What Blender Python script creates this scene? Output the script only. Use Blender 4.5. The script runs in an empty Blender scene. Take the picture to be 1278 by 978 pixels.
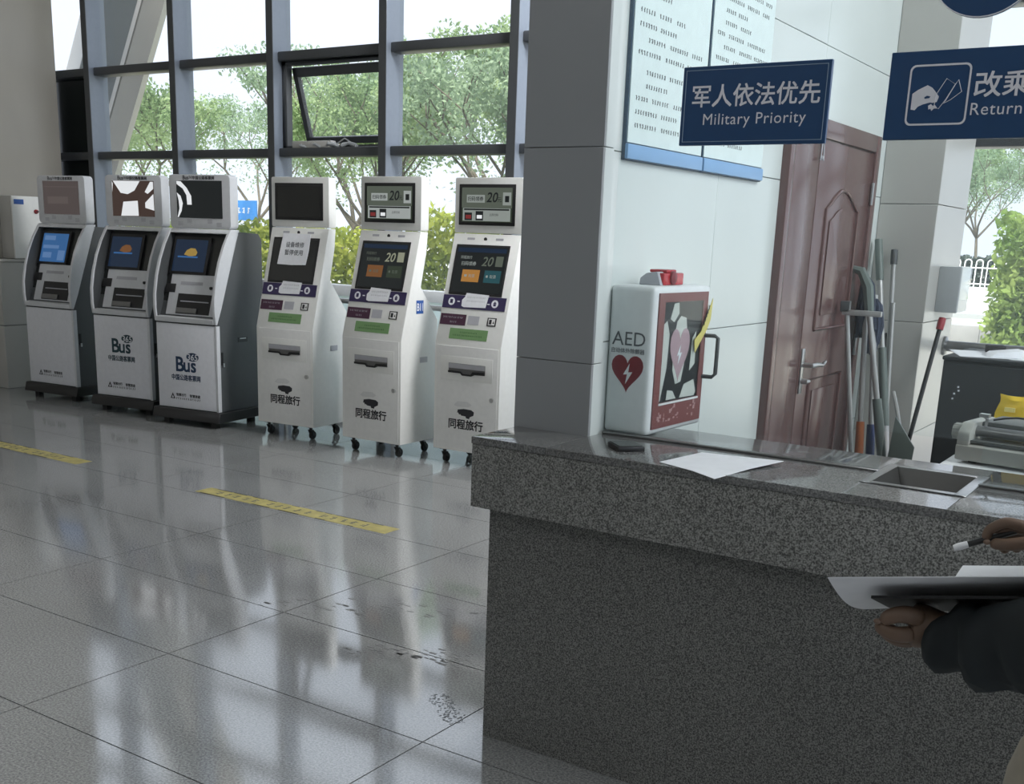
import bpy, bmesh, math, random
import numpy as np
from mathutils import Vector, Matrix

random.seed(7)
rng = np.random.default_rng(7)
SC = bpy.context.scene
COL = SC.collection
PI = math.pi

# ------------------------------------------------------------------ camera
PITCH, ROLL, YAW = 0.2530, -0.0350, -0.5850
F_PX, CX, CY, EYE = 1366.8, 621.9, 649.5, 1.545
cam_d = bpy.data.cameras.new('camera')
cam = bpy.data.objects.new('camera', cam_d)
COL.objects.link(cam)
_cy, _sy, _cp, _sp = math.cos(YAW), math.sin(YAW), math.cos(PITCH), math.sin(PITCH)
_f = Vector((_sy * _cp, _cy * _cp, -_sp))
_r0 = Vector((_cy, -_sy, 0))
_d0 = _f.cross(_r0)
_r = math.cos(ROLL) * _r0 + math.sin(ROLL) * _d0
_d = -math.sin(ROLL) * _r0 + math.cos(ROLL) * _d0
cam.matrix_world = Matrix(((_r.x, -_d.x, -_f.x, 0), (_r.y, -_d.y, -_f.y, 0), (_r.z, -_d.z, -_f.z, EYE), (0, 0, 0, 1)))
cam_d.sensor_fit = 'HORIZONTAL'
cam_d.sensor_width = 36.0
cam_d.lens = 36.0 * F_PX / 1278.0
cam_d.shift_x = (639.0 - CX) / 1278.0
cam_d.shift_y = (CY - 489.0) / 1278.0
cam_d.clip_start = 0.02
cam_d.clip_end = 400
SC.camera = cam

# ------------------------------------------------------------------ sky, sun, added fill lights, exposure
SC.view_settings.view_transform = 'Standard'
SC.view_settings.look = 'None'
SC.view_settings.exposure = 0.0
SC.view_settings.gamma = 1.0
SC.view_settings.use_curve_mapping = False
W = bpy.data.worlds.new('sky')
SC.world = W
W.use_nodes = True
bg = W.node_tree.nodes['Background']
bg.inputs['Color'].default_value = (0.80, 0.88, 1.0, 1)
bg.inputs['Strength'].default_value = 1.4
sun_d = bpy.data.lights.new('sun', 'SUN')
sun_d.energy = 8.5
sun_d.angle = math.radians(12)
sun_d.color = (1.0, 0.95, 0.86)
sun = bpy.data.objects.new('sun', sun_d)
COL.objects.link(sun)
sun.rotation_euler = (math.radians(28), math.radians(14), 0)


def add_fill(name, loc, aim, sx, sy, watts, color=(1, 1, 1)):
    d = bpy.data.lights.new(name, 'AREA')
    d.shape = 'RECTANGLE'
    d.size, d.size_y, d.energy, d.color = sx, sy, watts, color
    o = bpy.data.objects.new(name, d)
    COL.objects.link(o)
    o.location = loc
    o.rotation_euler = (Vector(aim) - Vector(loc)).to_track_quat('-Z', 'Y').to_euler()
    return o


add_fill('fill_light', (3.5, 3.4, 5.6), (-3.0, 4.0, 0.8), 3.0, 3.0, 320, (0.95, 0.98, 1.0))  # unseen fill lights added to brighten the interior; no fixtures stand here
add_fill('fill_light', (-5.5, -3.5, 6.0), (-6.0, 3.0, 0.5), 5.0, 2.0, 70, (0.97, 0.98, 1.0))
add_fill('fill_light', (-2.1, 6.0, 4.3), (-6.2, 6.15, 0.7), 1.2, 1.2, 260, (0.97, 0.98, 1.0))  # added fill that brightens the right sides of the white machines
add_fill('fill_light', (2.0, -4.0, 6.0), (-1.0, 3.0, 0.5), 3.0, 2.0, 15, (0.97, 0.98, 1.0))


# ------------------------------------------------------------------ materials
MATS = {}


def mat(name, color, rough=0.5, metal=0.0, noise=0.0, scale=30.0, spec=0.5, emit=None, bump=0.0, rnd=0.0, detail=4.0, stretch=None):
    if name in MATS:
        return MATS[name]
    m = bpy.data.materials.new(name)
    m.use_nodes = True
    nt = m.node_tree
    b = nt.nodes['Principled BSDF']
    b.inputs['Roughness'].default_value = rough
    b.inputs['Metallic'].default_value = metal
    b.inputs['Specular IOR Level'].default_value = spec
    c = (*color, 1)
    b.inputs['Base Color'].default_value = c
    tc = nt.nodes.new('ShaderNodeTexCoord')
    src = tc.outputs['Object']
    if stretch:
        mp = nt.nodes.new('ShaderNodeMapping')
        mp.inputs['Scale'].default_value = stretch
        nt.links.new(src, mp.inputs['Vector'])
        src = mp.outputs['Vector']
    last = None
    n = nt.nodes.new('ShaderNodeTexNoise')
    n.inputs['Scale'].default_value = scale
    n.inputs['Detail'].default_value = detail
    nt.links.new(src, n.inputs['Vector'])
    amt = noise if noise > 0 else 0.03
    mr = nt.nodes.new('ShaderNodeMapRange')
    mr.inputs['From Min'].default_value = 0.3
    mr.inputs['From Max'].default_value = 0.7
    mr.inputs['To Min'].default_value = 1 - amt
    mr.inputs['To Max'].default_value = 1 + amt
    nt.links.new(n.outputs['Fac'], mr.inputs['Value'])
    val = mr.outputs['Result']
    if rnd > 0:
        oi = nt.nodes.new('ShaderNodeObjectInfo')
        m2 = nt.nodes.new('ShaderNodeMapRange')
        m2.inputs['To Min'].default_value = 1 - rnd
        m2.inputs['To Max'].default_value = 1 + rnd
        nt.links.new(oi.outputs['Random'], m2.inputs['Value'])
        mm = nt.nodes.new('ShaderNodeMath')
        mm.operation = 'MULTIPLY'
        nt.links.new(val, mm.inputs[0])
        nt.links.new(m2.outputs['Result'], mm.inputs[1])
        val = mm.outputs[0]
    vm = nt.nodes.new('ShaderNodeVectorMath')
    vm.operation = 'SCALE'
    vm.inputs[0].default_value = color
    nt.links.new(val, vm.inputs['Scale'])
    nt.links.new(vm.outputs['Vector'], b.inputs['Base Color'])
    if bump > 0:
        bp = nt.nodes.new('ShaderNodeBump')
        bp.inputs['Strength'].default_value = bump
        bp.inputs['Distance'].default_value = 0.002
        nt.links.new(n.outputs['Fac'], bp.inputs['Height'])
        nt.links.new(bp.outputs['Normal'], b.inputs['Normal'])
    if emit:
        b.inputs['Emission Color'].default_value = (*emit[0], 1)
        b.inputs['Emission Strength'].default_value = emit[1]
    MATS[name] = m
    return m


def granite(name, dark, light, rough, scale=160.0, big=0.12, rrange=0.0, ior=None):
    m = bpy.data.materials.new(name)
    m.use_nodes = True
    nt = m.node_tree
    b = nt.nodes['Principled BSDF']
    b.inputs['Roughness'].default_value = rough
    g = nt.nodes.new('ShaderNodeNewGeometry')
    n = nt.nodes.new('ShaderNodeTexNoise')
    n.inputs['Scale'].default_value = scale
    n.inputs['Detail'].default_value = 3
    n.inputs['Roughness'].default_value = 0.7
    nt.links.new(g.outputs['Position'], n.inputs['Vector'])
    r = nt.nodes.new('ShaderNodeValToRGB')
    r.color_ramp.elements[0].position = 0.40
    r.color_ramp.elements[0].color = (*dark, 1)
    r.color_ramp.elements[1].position = 0.62
    r.color_ramp.elements[1].color = (*light, 1)
    nt.links.new(n.outputs['Fac'], r.inputs['Fac'])
    n2 = nt.nodes.new('ShaderNodeTexNoise')
    n2.inputs['Scale'].default_value = 1.4
    n2.inputs['Detail'].default_value = 5
    nt.links.new(g.outputs['Position'], n2.inputs['Vector'])
    mr = nt.nodes.new('ShaderNodeMapRange')
    mr.inputs['From Min'].default_value = 0.3
    mr.inputs['From Max'].default_value = 0.7
    mr.inputs['To Min'].default_value = 1 - big
    mr.inputs['To Max'].default_value = 1 + big
    nt.links.new(n2.outputs['Fac'], mr.inputs['Value'])
    vm = nt.nodes.new('ShaderNodeVectorMath')
    vm.operation = 'SCALE'
    nt.links.new(r.outputs['Color'], vm.inputs[0])
    nt.links.new(mr.outputs['Result'], vm.inputs['Scale'])
    nt.links.new(vm.outputs['Vector'], b.inputs['Base Color'])
    if rrange:
        m3 = nt.nodes.new('ShaderNodeMapRange')
        m3.inputs['From Min'].default_value = 0.3
        m3.inputs['From Max'].default_value = 0.7
        m3.inputs['To Min'].default_value = rough - rrange
        m3.inputs['To Max'].default_value = rough + rrange
        nt.links.new(n2.outputs['Fac'], m3.inputs['Value'])
        nt.links.new(m3.outputs['Result'], b.inputs['Roughness'])
    if ior:
        b.inputs['IOR'].default_value = ior
    MATS[name] = m
    return m


def glass(name, haze=0.06, tint=(0.95, 0.98, 0.97), refl=1.0, hazecol=(0.8, 0.88, 0.9)):
    m = bpy.data.materials.new(name)
    m.use_nodes = True
    nt = m.node_tree
    for n in list(nt.nodes):
        nt.nodes.remove(n)
    out = nt.nodes.new('ShaderNodeOutputMaterial')
    tr = nt.nodes.new('ShaderNodeBsdfTransparent')
    tr.inputs['Color'].default_value = (*tint, 1)
    gl = nt.nodes.new('ShaderNodeBsdfGlossy')
    gl.inputs['Roughness'].default_value = 0.02
    fr = nt.nodes.new('ShaderNodeFresnel')
    fr.inputs['IOR'].default_value = 1.45
    mu = nt.nodes.new('ShaderNodeMath')
    mu.operation = 'MULTIPLY'
    mu.inputs[1].default_value = refl
    gm = nt.nodes.new('ShaderNodeNewGeometry')
    sb = nt.nodes.new('ShaderNodeMath')
    sb.operation = 'SUBTRACT'
    sb.inputs[0].default_value = 1.0
    nt.links.new(gm.outputs['Backfacing'], sb.inputs[1])
    m0 = nt.nodes.new('ShaderNodeMath')
    m0.operation = 'MULTIPLY'
    nt.links.new(fr.outputs['Fac'], m0.inputs[0])
    nt.links.new(sb.outputs[0], m0.inputs[1])
    nt.links.new(m0.outputs[0], mu.inputs[0])
    mx = nt.nodes.new('ShaderNodeMixShader')
    nt.links.new(mu.outputs[0], mx.inputs[0])
    nt.links.new(tr.outputs[0], mx.inputs[1])
    nt.links.new(gl.outputs[0], mx.inputs[2])
    tl = nt.nodes.new('ShaderNodeBsdfTranslucent')
    tl.inputs['Color'].default_value = (*hazecol, 1)
    m2 = nt.nodes.new('ShaderNodeMixShader')
    m2.inputs[0].default_value = haze
    nt.links.new(mx.outputs[0], m2.inputs[1])
    nt.links.new(tl.outputs[0], m2.inputs[2])
    nt.links.new(m2.outputs[0], out.inputs['Surface'])
    MATS[name] = m
    return m


def leaf_mat(name, c1, c2, trans=0.4):
    m = bpy.data.materials.new(name)
    m.use_nodes = True
    nt = m.node_tree
    for n in list(nt.nodes):
        nt.nodes.remove(n)
    out = nt.nodes.new('ShaderNodeOutputMaterial')
    g = nt.nodes.new('ShaderNodeNewGeometry')
    r = nt.nodes.new('ShaderNodeValToRGB')
    r.color_ramp.elements[0].color = (*c1, 1)
    r.color_ramp.elements[1].color = (*c2, 1)
    n = nt.nodes.new('ShaderNodeTexNoise')
    n.inputs['Scale'].default_value = 1.6
    nt.links.new(g.outputs['Position'], n.inputs['Vector'])
    nt.links.new(n.outputs['Fac'], r.inputs['Fac'])
    r.color_ramp.elements[0].position = 0.35
    r.color_ramp.elements[1].position = 0.65
    d = nt.nodes.new('ShaderNodeBsdfDiffuse')
    t = nt.nodes.new('ShaderNodeBsdfTranslucent')
    nt.links.new(r.outputs['Color'], d.inputs['Color'])
    nt.links.new(r.outputs['Color'], t.inputs['Color'])
    mx = nt.nodes.new('ShaderNodeMixShader')
    mx.inputs[0].default_value = trans
    nt.links.new(d.outputs[0], mx.inputs[1])
    nt.links.new(t.outputs[0], mx.inputs[2])
    nt.links.new(mx.outputs[0], out.inputs['Surface'])
    MATS[name] = m
    return m


M_FLOOR = granite('polished_grey_granite', (0.155, 0.16, 0.16), (0.34, 0.345, 0.34), 0.09, 130, 0.10, 0.035, 2.9)
M_GROUT = mat('grout', (0.06, 0.06, 0.06), 0.8)
M_COUNTER = granite('speckled_counter_granite', (0.035, 0.036, 0.034), (0.25, 0.25, 0.235), 0.35, 250, 0.08)
M_APRON = granite('rough_apron_granite', (0.055, 0.056, 0.053), (0.36, 0.36, 0.34), 0.4, 230, 0.08)
M_CTOP = granite('polished_counter_granite', (0.08, 0.08, 0.08), (0.22, 0.22, 0.215), 0.08, 230, 0.06, 0.0, 1.7)
M_WALLTILE = mat('pale_wall_tile', (0.64, 0.685, 0.668), 0.22, noise=0.03, scale=1.5, rnd=0.015)
M_PILLAR = mat('grey_pillar_tile', (0.27, 0.28, 0.285), 0.35, noise=0.03, scale=2, rnd=0.01)
M_COLTILE = mat('beige_column_tile', (0.47, 0.46, 0.43), 0.3, noise=0.03, scale=2, rnd=0.01)
M_LEFTWALL = mat('brushed_beige_cladding', (0.31, 0.295, 0.26), 0.32, noise=0.10, scale=1.1, stretch=(1, 1, 0.6))
M_JOINT = mat('wall_joint', (0.22, 0.23, 0.23), 0.8)
M_PLASTER = mat('ceiling_plaster', (0.6, 0.6, 0.58), 0.8)
M_BACK = mat('hall_back_plaster', (0.42, 0.42, 0.40), 0.8)
M_MULL = mat('dark_grey_aluminium', (0.07, 0.075, 0.08), 0.38, 0.15)
M_MULLSIDE = mat('blue_grey_aluminium', (0.19, 0.22, 0.265), 0.35, 0.2)
M_PANE = glass('window_glass', 0.035, (0.975, 0.978, 0.98))
M_FROST = glass('frosted_glass', 0.8, (0.9, 0.92, 0.92), 0.5)
M_PART = glass('counter_glass', 0.02, (0.97, 0.99, 0.99), 0.7)
M_BLACKPANE = mat('dark_spandrel_glass', (0.02, 0.024, 0.022), 0.12)
M_WHITE = mat('white_powder_coat', (0.80, 0.80, 0.77), 0.35, noise=0.02)
M_WHITE2 = mat('white_door_panel', (0.77, 0.77, 0.75), 0.4)
M_SILVER = mat('silver_paint', (0.64, 0.65, 0.67), 0.35, 0.1)
M_PALE = mat('pale_silver_panel', (0.74, 0.75, 0.79), 0.3, 0.1)
M_DGREY = mat('dark_grey_paint', (0.075, 0.08, 0.083), 0.45)
M_BLACK = mat('black_plastic', (0.015, 0.015, 0.016), 0.35)
M_BLACKM = mat('matt_black', (0.02, 0.02, 0.02), 0.7)
M_SCREENOFF = mat('screen_glass_off', (0.028, 0.029, 0.028), 0.10)
M_STEEL = mat('brushed_steel', (0.55, 0.55, 0.55), 0.28, 0.9, noise=0.06, scale=60)
M_DSTEEL = mat('dark_steel', (0.25, 0.25, 0.25), 0.3, 0.9)
M_INK = mat('black_ink', (0.02, 0.02, 0.025), 0.6)
M_GREYINK = mat('faded_ink', (0.10, 0.11, 0.12), 0.6)
M_FAINT = mat('faint_print', (0.66, 0.66, 0.65), 0.6)
M_NAVYINK = mat('navy_ink', (0.012, 0.035, 0.085), 0.5)
M_TEALINK = mat('teal_navy_ink', (0.01, 0.04, 0.055), 0.5)
M_PURPLE = mat('deep_purple_label', (0.035, 0.025, 0.085), 0.4)
M_MAROON = mat('maroon_label', (0.06, 0.02, 0.045), 0.4)
M_GREEN = mat('green_label', (0.16, 0.29, 0.12), 0.5)
M_GREYLAB = mat('grey_label', (0.42, 0.42, 0.45), 0.5)
M_PAPER = mat('white_paper', (0.80, 0.81, 0.84), 0.7)
M_SIGN = mat('navy_sign_board', (0.012, 0.055, 0.145), 0.35)
M_SIGNW = mat('sign_white', (0.72, 0.72, 0.76), 0.5)
M_BOARD = mat('pale_notice_board', (0.70, 0.80, 0.79), 0.35)
M_BLUERAIL = mat('light_blue_rail', (0.22, 0.40, 0.66), 0.4)
M_BOARDEDGE = mat('dark_blue_edge', (0.03, 0.07, 0.12), 0.4)
M_DOOR = mat('reddish_brown_door', (0.125, 0.066, 0.062), 0.2, noise=0.06, scale=4, stretch=(1, 6, 0.4))
M_AEDW = mat('white_cabinet_enamel', (0.74, 0.76, 0.76), 0.3)
M_AEDRED = mat('dull_red_print', (0.19, 0.065, 0.062), 0.35)
M_HEART = mat('heart_red', (0.20, 0.022, 0.03), 0.4)
M_SIREN = mat('siren_red', (0.45, 0.02, 0.03), 0.25)
M_YELLOW = mat('yellow_plastic', (0.85, 0.58, 0.03), 0.45, noise=0.05)
M_YTAG = mat('yellow_tag', (0.62, 0.55, 0.16), 0.5)
M_TAPE = mat('worn_yellow_tape', (0.40, 0.345, 0.12), 0.4, noise=0.25, scale=14)
M_SKIN = mat('skin', (0.15, 0.095, 0.065), 0.5, noise=0.06, scale=25)
M_NAIL = mat('finger_nail', (0.19, 0.125, 0.09), 0.3)
M_JACKET = mat('dark_teal_jacket', (0.012, 0.017, 0.02), 0.8, noise=0.2, scale=12, bump=0.4)
M_TROUSER = mat('beige_trousers', (0.42, 0.38, 0.31), 0.85, noise=0.08, scale=20)
M_HAIR = mat('black_hair', (0.01, 0.009, 0.008), 0.45)
M_BLUELAB = mat('blue_label', (0.02, 0.09, 0.34), 0.4)
M_PRINTER = mat('warm_grey_plastic', (0.36, 0.36, 0.33), 0.5, noise=0.03)
M_PRINTERD = mat('printer_dark_grey', (0.10, 0.105, 0.10), 0.45)
M_DESK = mat('white_desk_laminate', (0.74, 0.76, 0.77), 0.25)
M_CABBLK = mat('black_cabinet', (0.018, 0.020, 0.021), 0.55)
M_POLE = mat('grey_painted_pole', (0.42, 0.42, 0.41), 0.35, 0.3)
M_POLEG = mat('green_grey_pole', (0.13, 0.16, 0.145), 0.45)
M_CLOTH = mat('navy_mop_cloth', (0.035, 0.045, 0.075), 0.9, noise=0.3, scale=40, bump=0.6)
M_ORANGE = mat('orange_grip', (0.42, 0.12, 0.03), 0.5)
M_BLUEG = mat('blue_grip', (0.03, 0.05, 0.16), 0.5)
M_RED = mat('red_cap', (0.30, 0.02, 0.03), 0.4)
M_BARK = mat('bark', (0.13, 0.115, 0.09), 0.9, noise=0.2, scale=10)
M_LEAF = leaf_mat('tree_leaves', (0.20, 0.31, 0.15), (0.40, 0.52, 0.28), 0.45)
M_LEAF2 = leaf_mat('cool_leaves', (0.22, 0.32, 0.21), (0.38, 0.50, 0.34), 0.45)
M_HEDGE = leaf_mat('hedge_leaves', (0.26, 0.36, 0.06), (0.50, 0.55, 0.12), 0.4)
M_SHRUB = leaf_mat('shrub_leaves', (0.17, 0.28, 0.07), (0.34, 0.43, 0.14), 0.4)
M_DHEDGE = leaf_mat('dark_hedge_leaves', (0.08, 0.11, 0.10), (0.16, 0.19, 0.17), 0.3)
M_PAVE = mat('cream_paving', (0.56, 0.54, 0.48), 0.8, noise=0.05, scale=2)
M_ROAD = mat('pale_concrete_road', (0.55, 0.57, 0.58), 0.8, noise=0.05, scale=1)
M_KERB = mat('grey_kerb', (0.38, 0.40, 0.41), 0.8)
M_FENCE = mat('white_fence_paint', (0.85, 0.86, 0.88), 0.5)
M_STONE = mat('grey_stone_block', (0.34, 0.34, 0.35), 0.8, noise=0.1, scale=8, rnd=0.06)
M_GRASS = leaf_mat('grass_blades', (0.22, 0.36, 0.06), (0.38, 0.50, 0.14), 0.3)
M_CLADD = mat('shaded_cladding', (0.020, 0.024, 0.021), 0.3)
M_CLADL = mat('beige_stone_cladding', (0.40, 0.375, 0.34), 0.6, noise=0.04, scale=3)
M_CLADG = mat('grey_stone_cladding', (0.34, 0.35, 0.36), 0.6)


def screen_mat(name, color, strength):
    return mat(name, tuple(c * 0.2 for c in color), 0.15, emit=(color, strength))


S_BLUE = screen_mat('lit_blue_screen', (0.035, 0.12, 0.30), 0.8)
S_BLUE2 = screen_mat('lit_pale_blue', (0.10, 0.20, 0.40), 0.8)
S_NAVY = screen_mat('lit_navy_screen', (0.010, 0.022, 0.048), 0.8)
S_ORANGE = screen_mat('lit_orange', (0.42, 0.20, 0.05), 0.7)
S_DORANGE = screen_mat('lit_dim_orange', (0.20, 0.085, 0.03), 0.7)
S_YELLOW = screen_mat('lit_yellow', (0.38, 0.25, 0.06), 0.7)
S_TEAL = screen_mat('lit_teal', (0.02, 0.075, 0.09), 0.8)
S_DGREEN = screen_mat('lit_dark_green', (0.03, 0.042, 0.028), 0.8)
S_GREEN = screen_mat('lit_grey_green', (0.095, 0.112, 0.09), 0.8)
S_PALE = screen_mat('lit_pale', (0.27, 0.30, 0.28), 0.8)
S_CREAM = screen_mat('lit_cream', (0.78, 0.80, 0.82), 0.9)
S_BROWN = screen_mat('lit_brown', (0.060, 0.038, 0.032), 0.8)
S_MAUVE = screen_mat('lit_mauve', (0.085, 0.068, 0.066), 0.8)
S_DARK = screen_mat('lit_dark', (0.012, 0.015, 0.016), 0.8)


# ------------------------------------------------------------------ mesh helpers
class MB:
    """collects simple shapes and links them as one mesh object"""

    def __init__(self):
        self.v, self.f = [], []

    def add(self, vs, fs):
        o = len(self.v)
        self.v += [tuple(p) for p in vs]
        self.f += [tuple(i + o for i in f) for f in fs]
        return self

    def box(self, x0, x1, y0, y1, z0, z1):
        x0, x1 = min(x0, x1), max(x0, x1)
        y0, y1 = min(y0, y1), max(y0, y1)
        z0, z1 = min(z0, z1), max(z0, z1)
        return self.add([(x0, y0, z0), (x1, y0, z0), (x1, y1, z0), (x0, y1, z0), (x0, y0, z1), (x1, y0, z1), (x1, y1, z1), (x0, y1, z1)],
                        [(0, 3, 2, 1), (4, 5, 6, 7), (0, 1, 5, 4), (1, 2, 6, 5), (2, 3, 7, 6), (3, 0, 4, 7)])

    def prism(self, poly, a0, a1, axis='x'):
        """poly = list of 2-D points; extruded from a0 to a1 along axis"""
        n = len(poly)

        def P(p, a):
            return {'x': (a, p[0], p[1]), 'y': (p[0], a, p[1]), 'z': (p[0], p[1], a)}[axis]
        vs = [P(p, a0) for p in poly] + [P(p, a1) for p in poly]
        fs = [tuple(range(n))[::-1], tuple(range(n, 2 * n))] + [(i, (i + 1) % n, n + (i + 1) % n, n + i) for i in range(n)]
        return self.add(vs, fs)

    def tube(self, pts, r, seg=8, caps=True):
        pts = [Vector(p) for p in pts]
        rs = r if isinstance(r, (list, tuple)) else [r] * len(pts)
        rings = []
        up = None
        for i, p in enumerate(pts):
            t = (pts[min(i + 1, len(pts) - 1)] - pts[max(i - 1, 0)])
            if t.length < 1e-9:
                t = Vector((0, 0, 1))
            t.normalize()
            if up is None:
                up = Vector((0, 0, 1)) if abs(t.z) < 0.9 else Vector((1, 0, 0))
            s = t.cross(up)
            if s.length < 1e-6:
                s = t.cross(Vector((0, 1, 0)))
            s.normalize()
            up = s.cross(t)
            rings.append([p + rs[i] * (math.cos(2 * PI * k / seg) * s + math.sin(2 * PI * k / seg) * up) for k in range(seg)])
        vs = [q for ring in rings for q in ring]
        fs = []
        for i in range(len(pts) - 1):
            for k in range(seg):
                k2 = (k + 1) % seg
                fs.append((i * seg + k, i * seg + k2, (i + 1) * seg + k2, (i + 1) * seg + k))
        if caps:
            fs.append(tuple(range(seg))[::-1])
            fs.append(tuple((len(pts) - 1) * seg + k for k in range(seg)))
        return self.add(vs, fs)

    def lathe(self, prof, center, seg=20, axis='z'):
        """prof = (radius, height) list"""
        vs = []
        for r, h in prof:
            for k in range(seg):
                a = 2 * PI * k / seg
                c, s = r * math.cos(a), r * math.sin(a)
                q = {'z': (c, s, h), 'x': (h, c, s), 'y': (c, h, s)}[axis]
                vs.append((center[0] + q[0], center[1] + q[1], center[2] + q[2]))
        fs = []
        for i in range(len(prof) - 1):
            for k in range(seg):
                k2 = (k + 1) % seg
                fs.append((i * seg + k, i * seg + k2, (i + 1) * seg + k2, (i + 1) * seg + k))
        fs.append(tuple(range(seg))[::-1])
        fs.append(tuple((len(prof) - 1) * seg + k for k in range(seg)))
        return self.add(vs, fs)

    def ball(self, c, r, seg=12, rings=8, s=(1, 1, 1)):
        vs, fs = [], []
        for i in range(1, rings):
            a = PI * i / rings
            for k in range(seg):
                b = 2 * PI * k / seg
                vs.append((c[0] + s[0] * r * math.sin(a) * math.cos(b), c[1] + s[1] * r * math.sin(a) * math.sin(b), c[2] + s[2] * r * math.cos(a)))
        t, u = len(vs), len(vs) + 1
        vs += [(c[0], c[1], c[2] + r * s[2]), (c[0], c[1], c[2] - r * s[2])]
        for i in range(rings - 2):
            for k in range(seg):
                k2 = (k + 1) % seg
                fs.append((i * seg + k, (i + 1) * seg + k, (i + 1) * seg + k2, i * seg + k2))
        for k in range(seg):
            fs.append((t, k, (k + 1) % seg))
            fs.append((u, (rings - 2) * seg + (k + 1) % seg, (rings - 2) * seg + k))
        return self.add(vs, fs)

    def map(self, fn):
        self.v = [tuple(fn(p)) for p in self.v]
        return self

    def build(self, name, m, parent=None, smooth=False, bevel=0.0, seg=2, loc=None, rz=0.0, fix=True):
        me = bpy.data.meshes.new(name)
        me.from_pydata(self.v, [], self.f)
        if fix or bevel:
            bm = bmesh.new()
            bm.from_mesh(me)
            if bevel:
                bmesh.ops.remove_doubles(bm, verts=bm.verts, dist=1e-6)
            bmesh.ops.recalc_face_normals(bm, faces=bm.faces)
            if bevel:
                es = [e for e in bm.edges if len(e.link_faces) == 2 and e.calc_face_angle(0) > 0.5]
                bmesh.ops.bevel(bm, geom=es, offset=bevel, segments=seg, profile=0.6, affect='EDGES', clamp_overlap=True)
            bm.to_mesh(me)
            bm.free()
        me.materials.append(m)
        if smooth or bevel:
            me.polygons.foreach_set('use_smooth', [True] * len(me.polygons))
            if hasattr(me, 'set_sharp_from_angle'):
                me.set_sharp_from_angle(angle=math.radians(40))
        o = bpy.data.objects.new(name, me)
        COL.objects.link(o)
        if parent:
            o.parent = parent
        if loc:
            o.location = loc
        o.rotation_euler.z = rz
        return o


def link_mesh(name, me, parent=None, loc=None):
    o = bpy.data.objects.new(name, me)
    COL.objects.link(o)
    if parent:
        o.parent = parent
    if loc:
        o.location = loc
    return o


def tag(o, label, cat=None, group=None, kind=None):
    o['label'] = label
    if cat:
        o['category'] = cat
    if group:
        o['group'] = group
    if kind:
        o['kind'] = kind
    return o


def thing(name, label, cat, loc=(0, 0, 0), rz=0.0, group=None, kind=None):
    o = bpy.data.objects.new(name, None)
    o.empty_display_size = 0.1
    COL.objects.link(o)
    o.location = loc
    o.rotation_euler.z = rz
    return tag(o, label, cat, group, kind)


def copy_tree(o, parent=None):
    c = o.copy()
    COL.objects.link(c)
    c.parent = parent
    for ch in list(o.children):
        copy_tree(ch, c)
    return c


def text_mesh(body, size, bold=0.0, shear=0.0, spacing=1.0, align='CENTER'):
    c = bpy.data.curves.new('lettering', 'FONT')
    c.body = body
    c.size = size
    c.align_x = align
    c.align_y = 'CENTER'
    c.offset = bold
    c.shear = shear
    c.space_character = spacing
    c.resolution_u = 3
    o = bpy.data.objects.new('lettering', c)
    COL.objects.link(o)
    bpy.context.view_layer.update()
    me = bpy.data.meshes.new_from_object(o.evaluated_get(bpy.context.evaluated_depsgraph_get()))
    vs = [tuple(v.co) for v in me.vertices]
    fs = [tuple(p.vertices) for p in me.polygons]
    bpy.data.objects.remove(o)
    bpy.data.curves.remove(c)
    bpy.data.meshes.remove(me)
    return vs, fs


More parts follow.
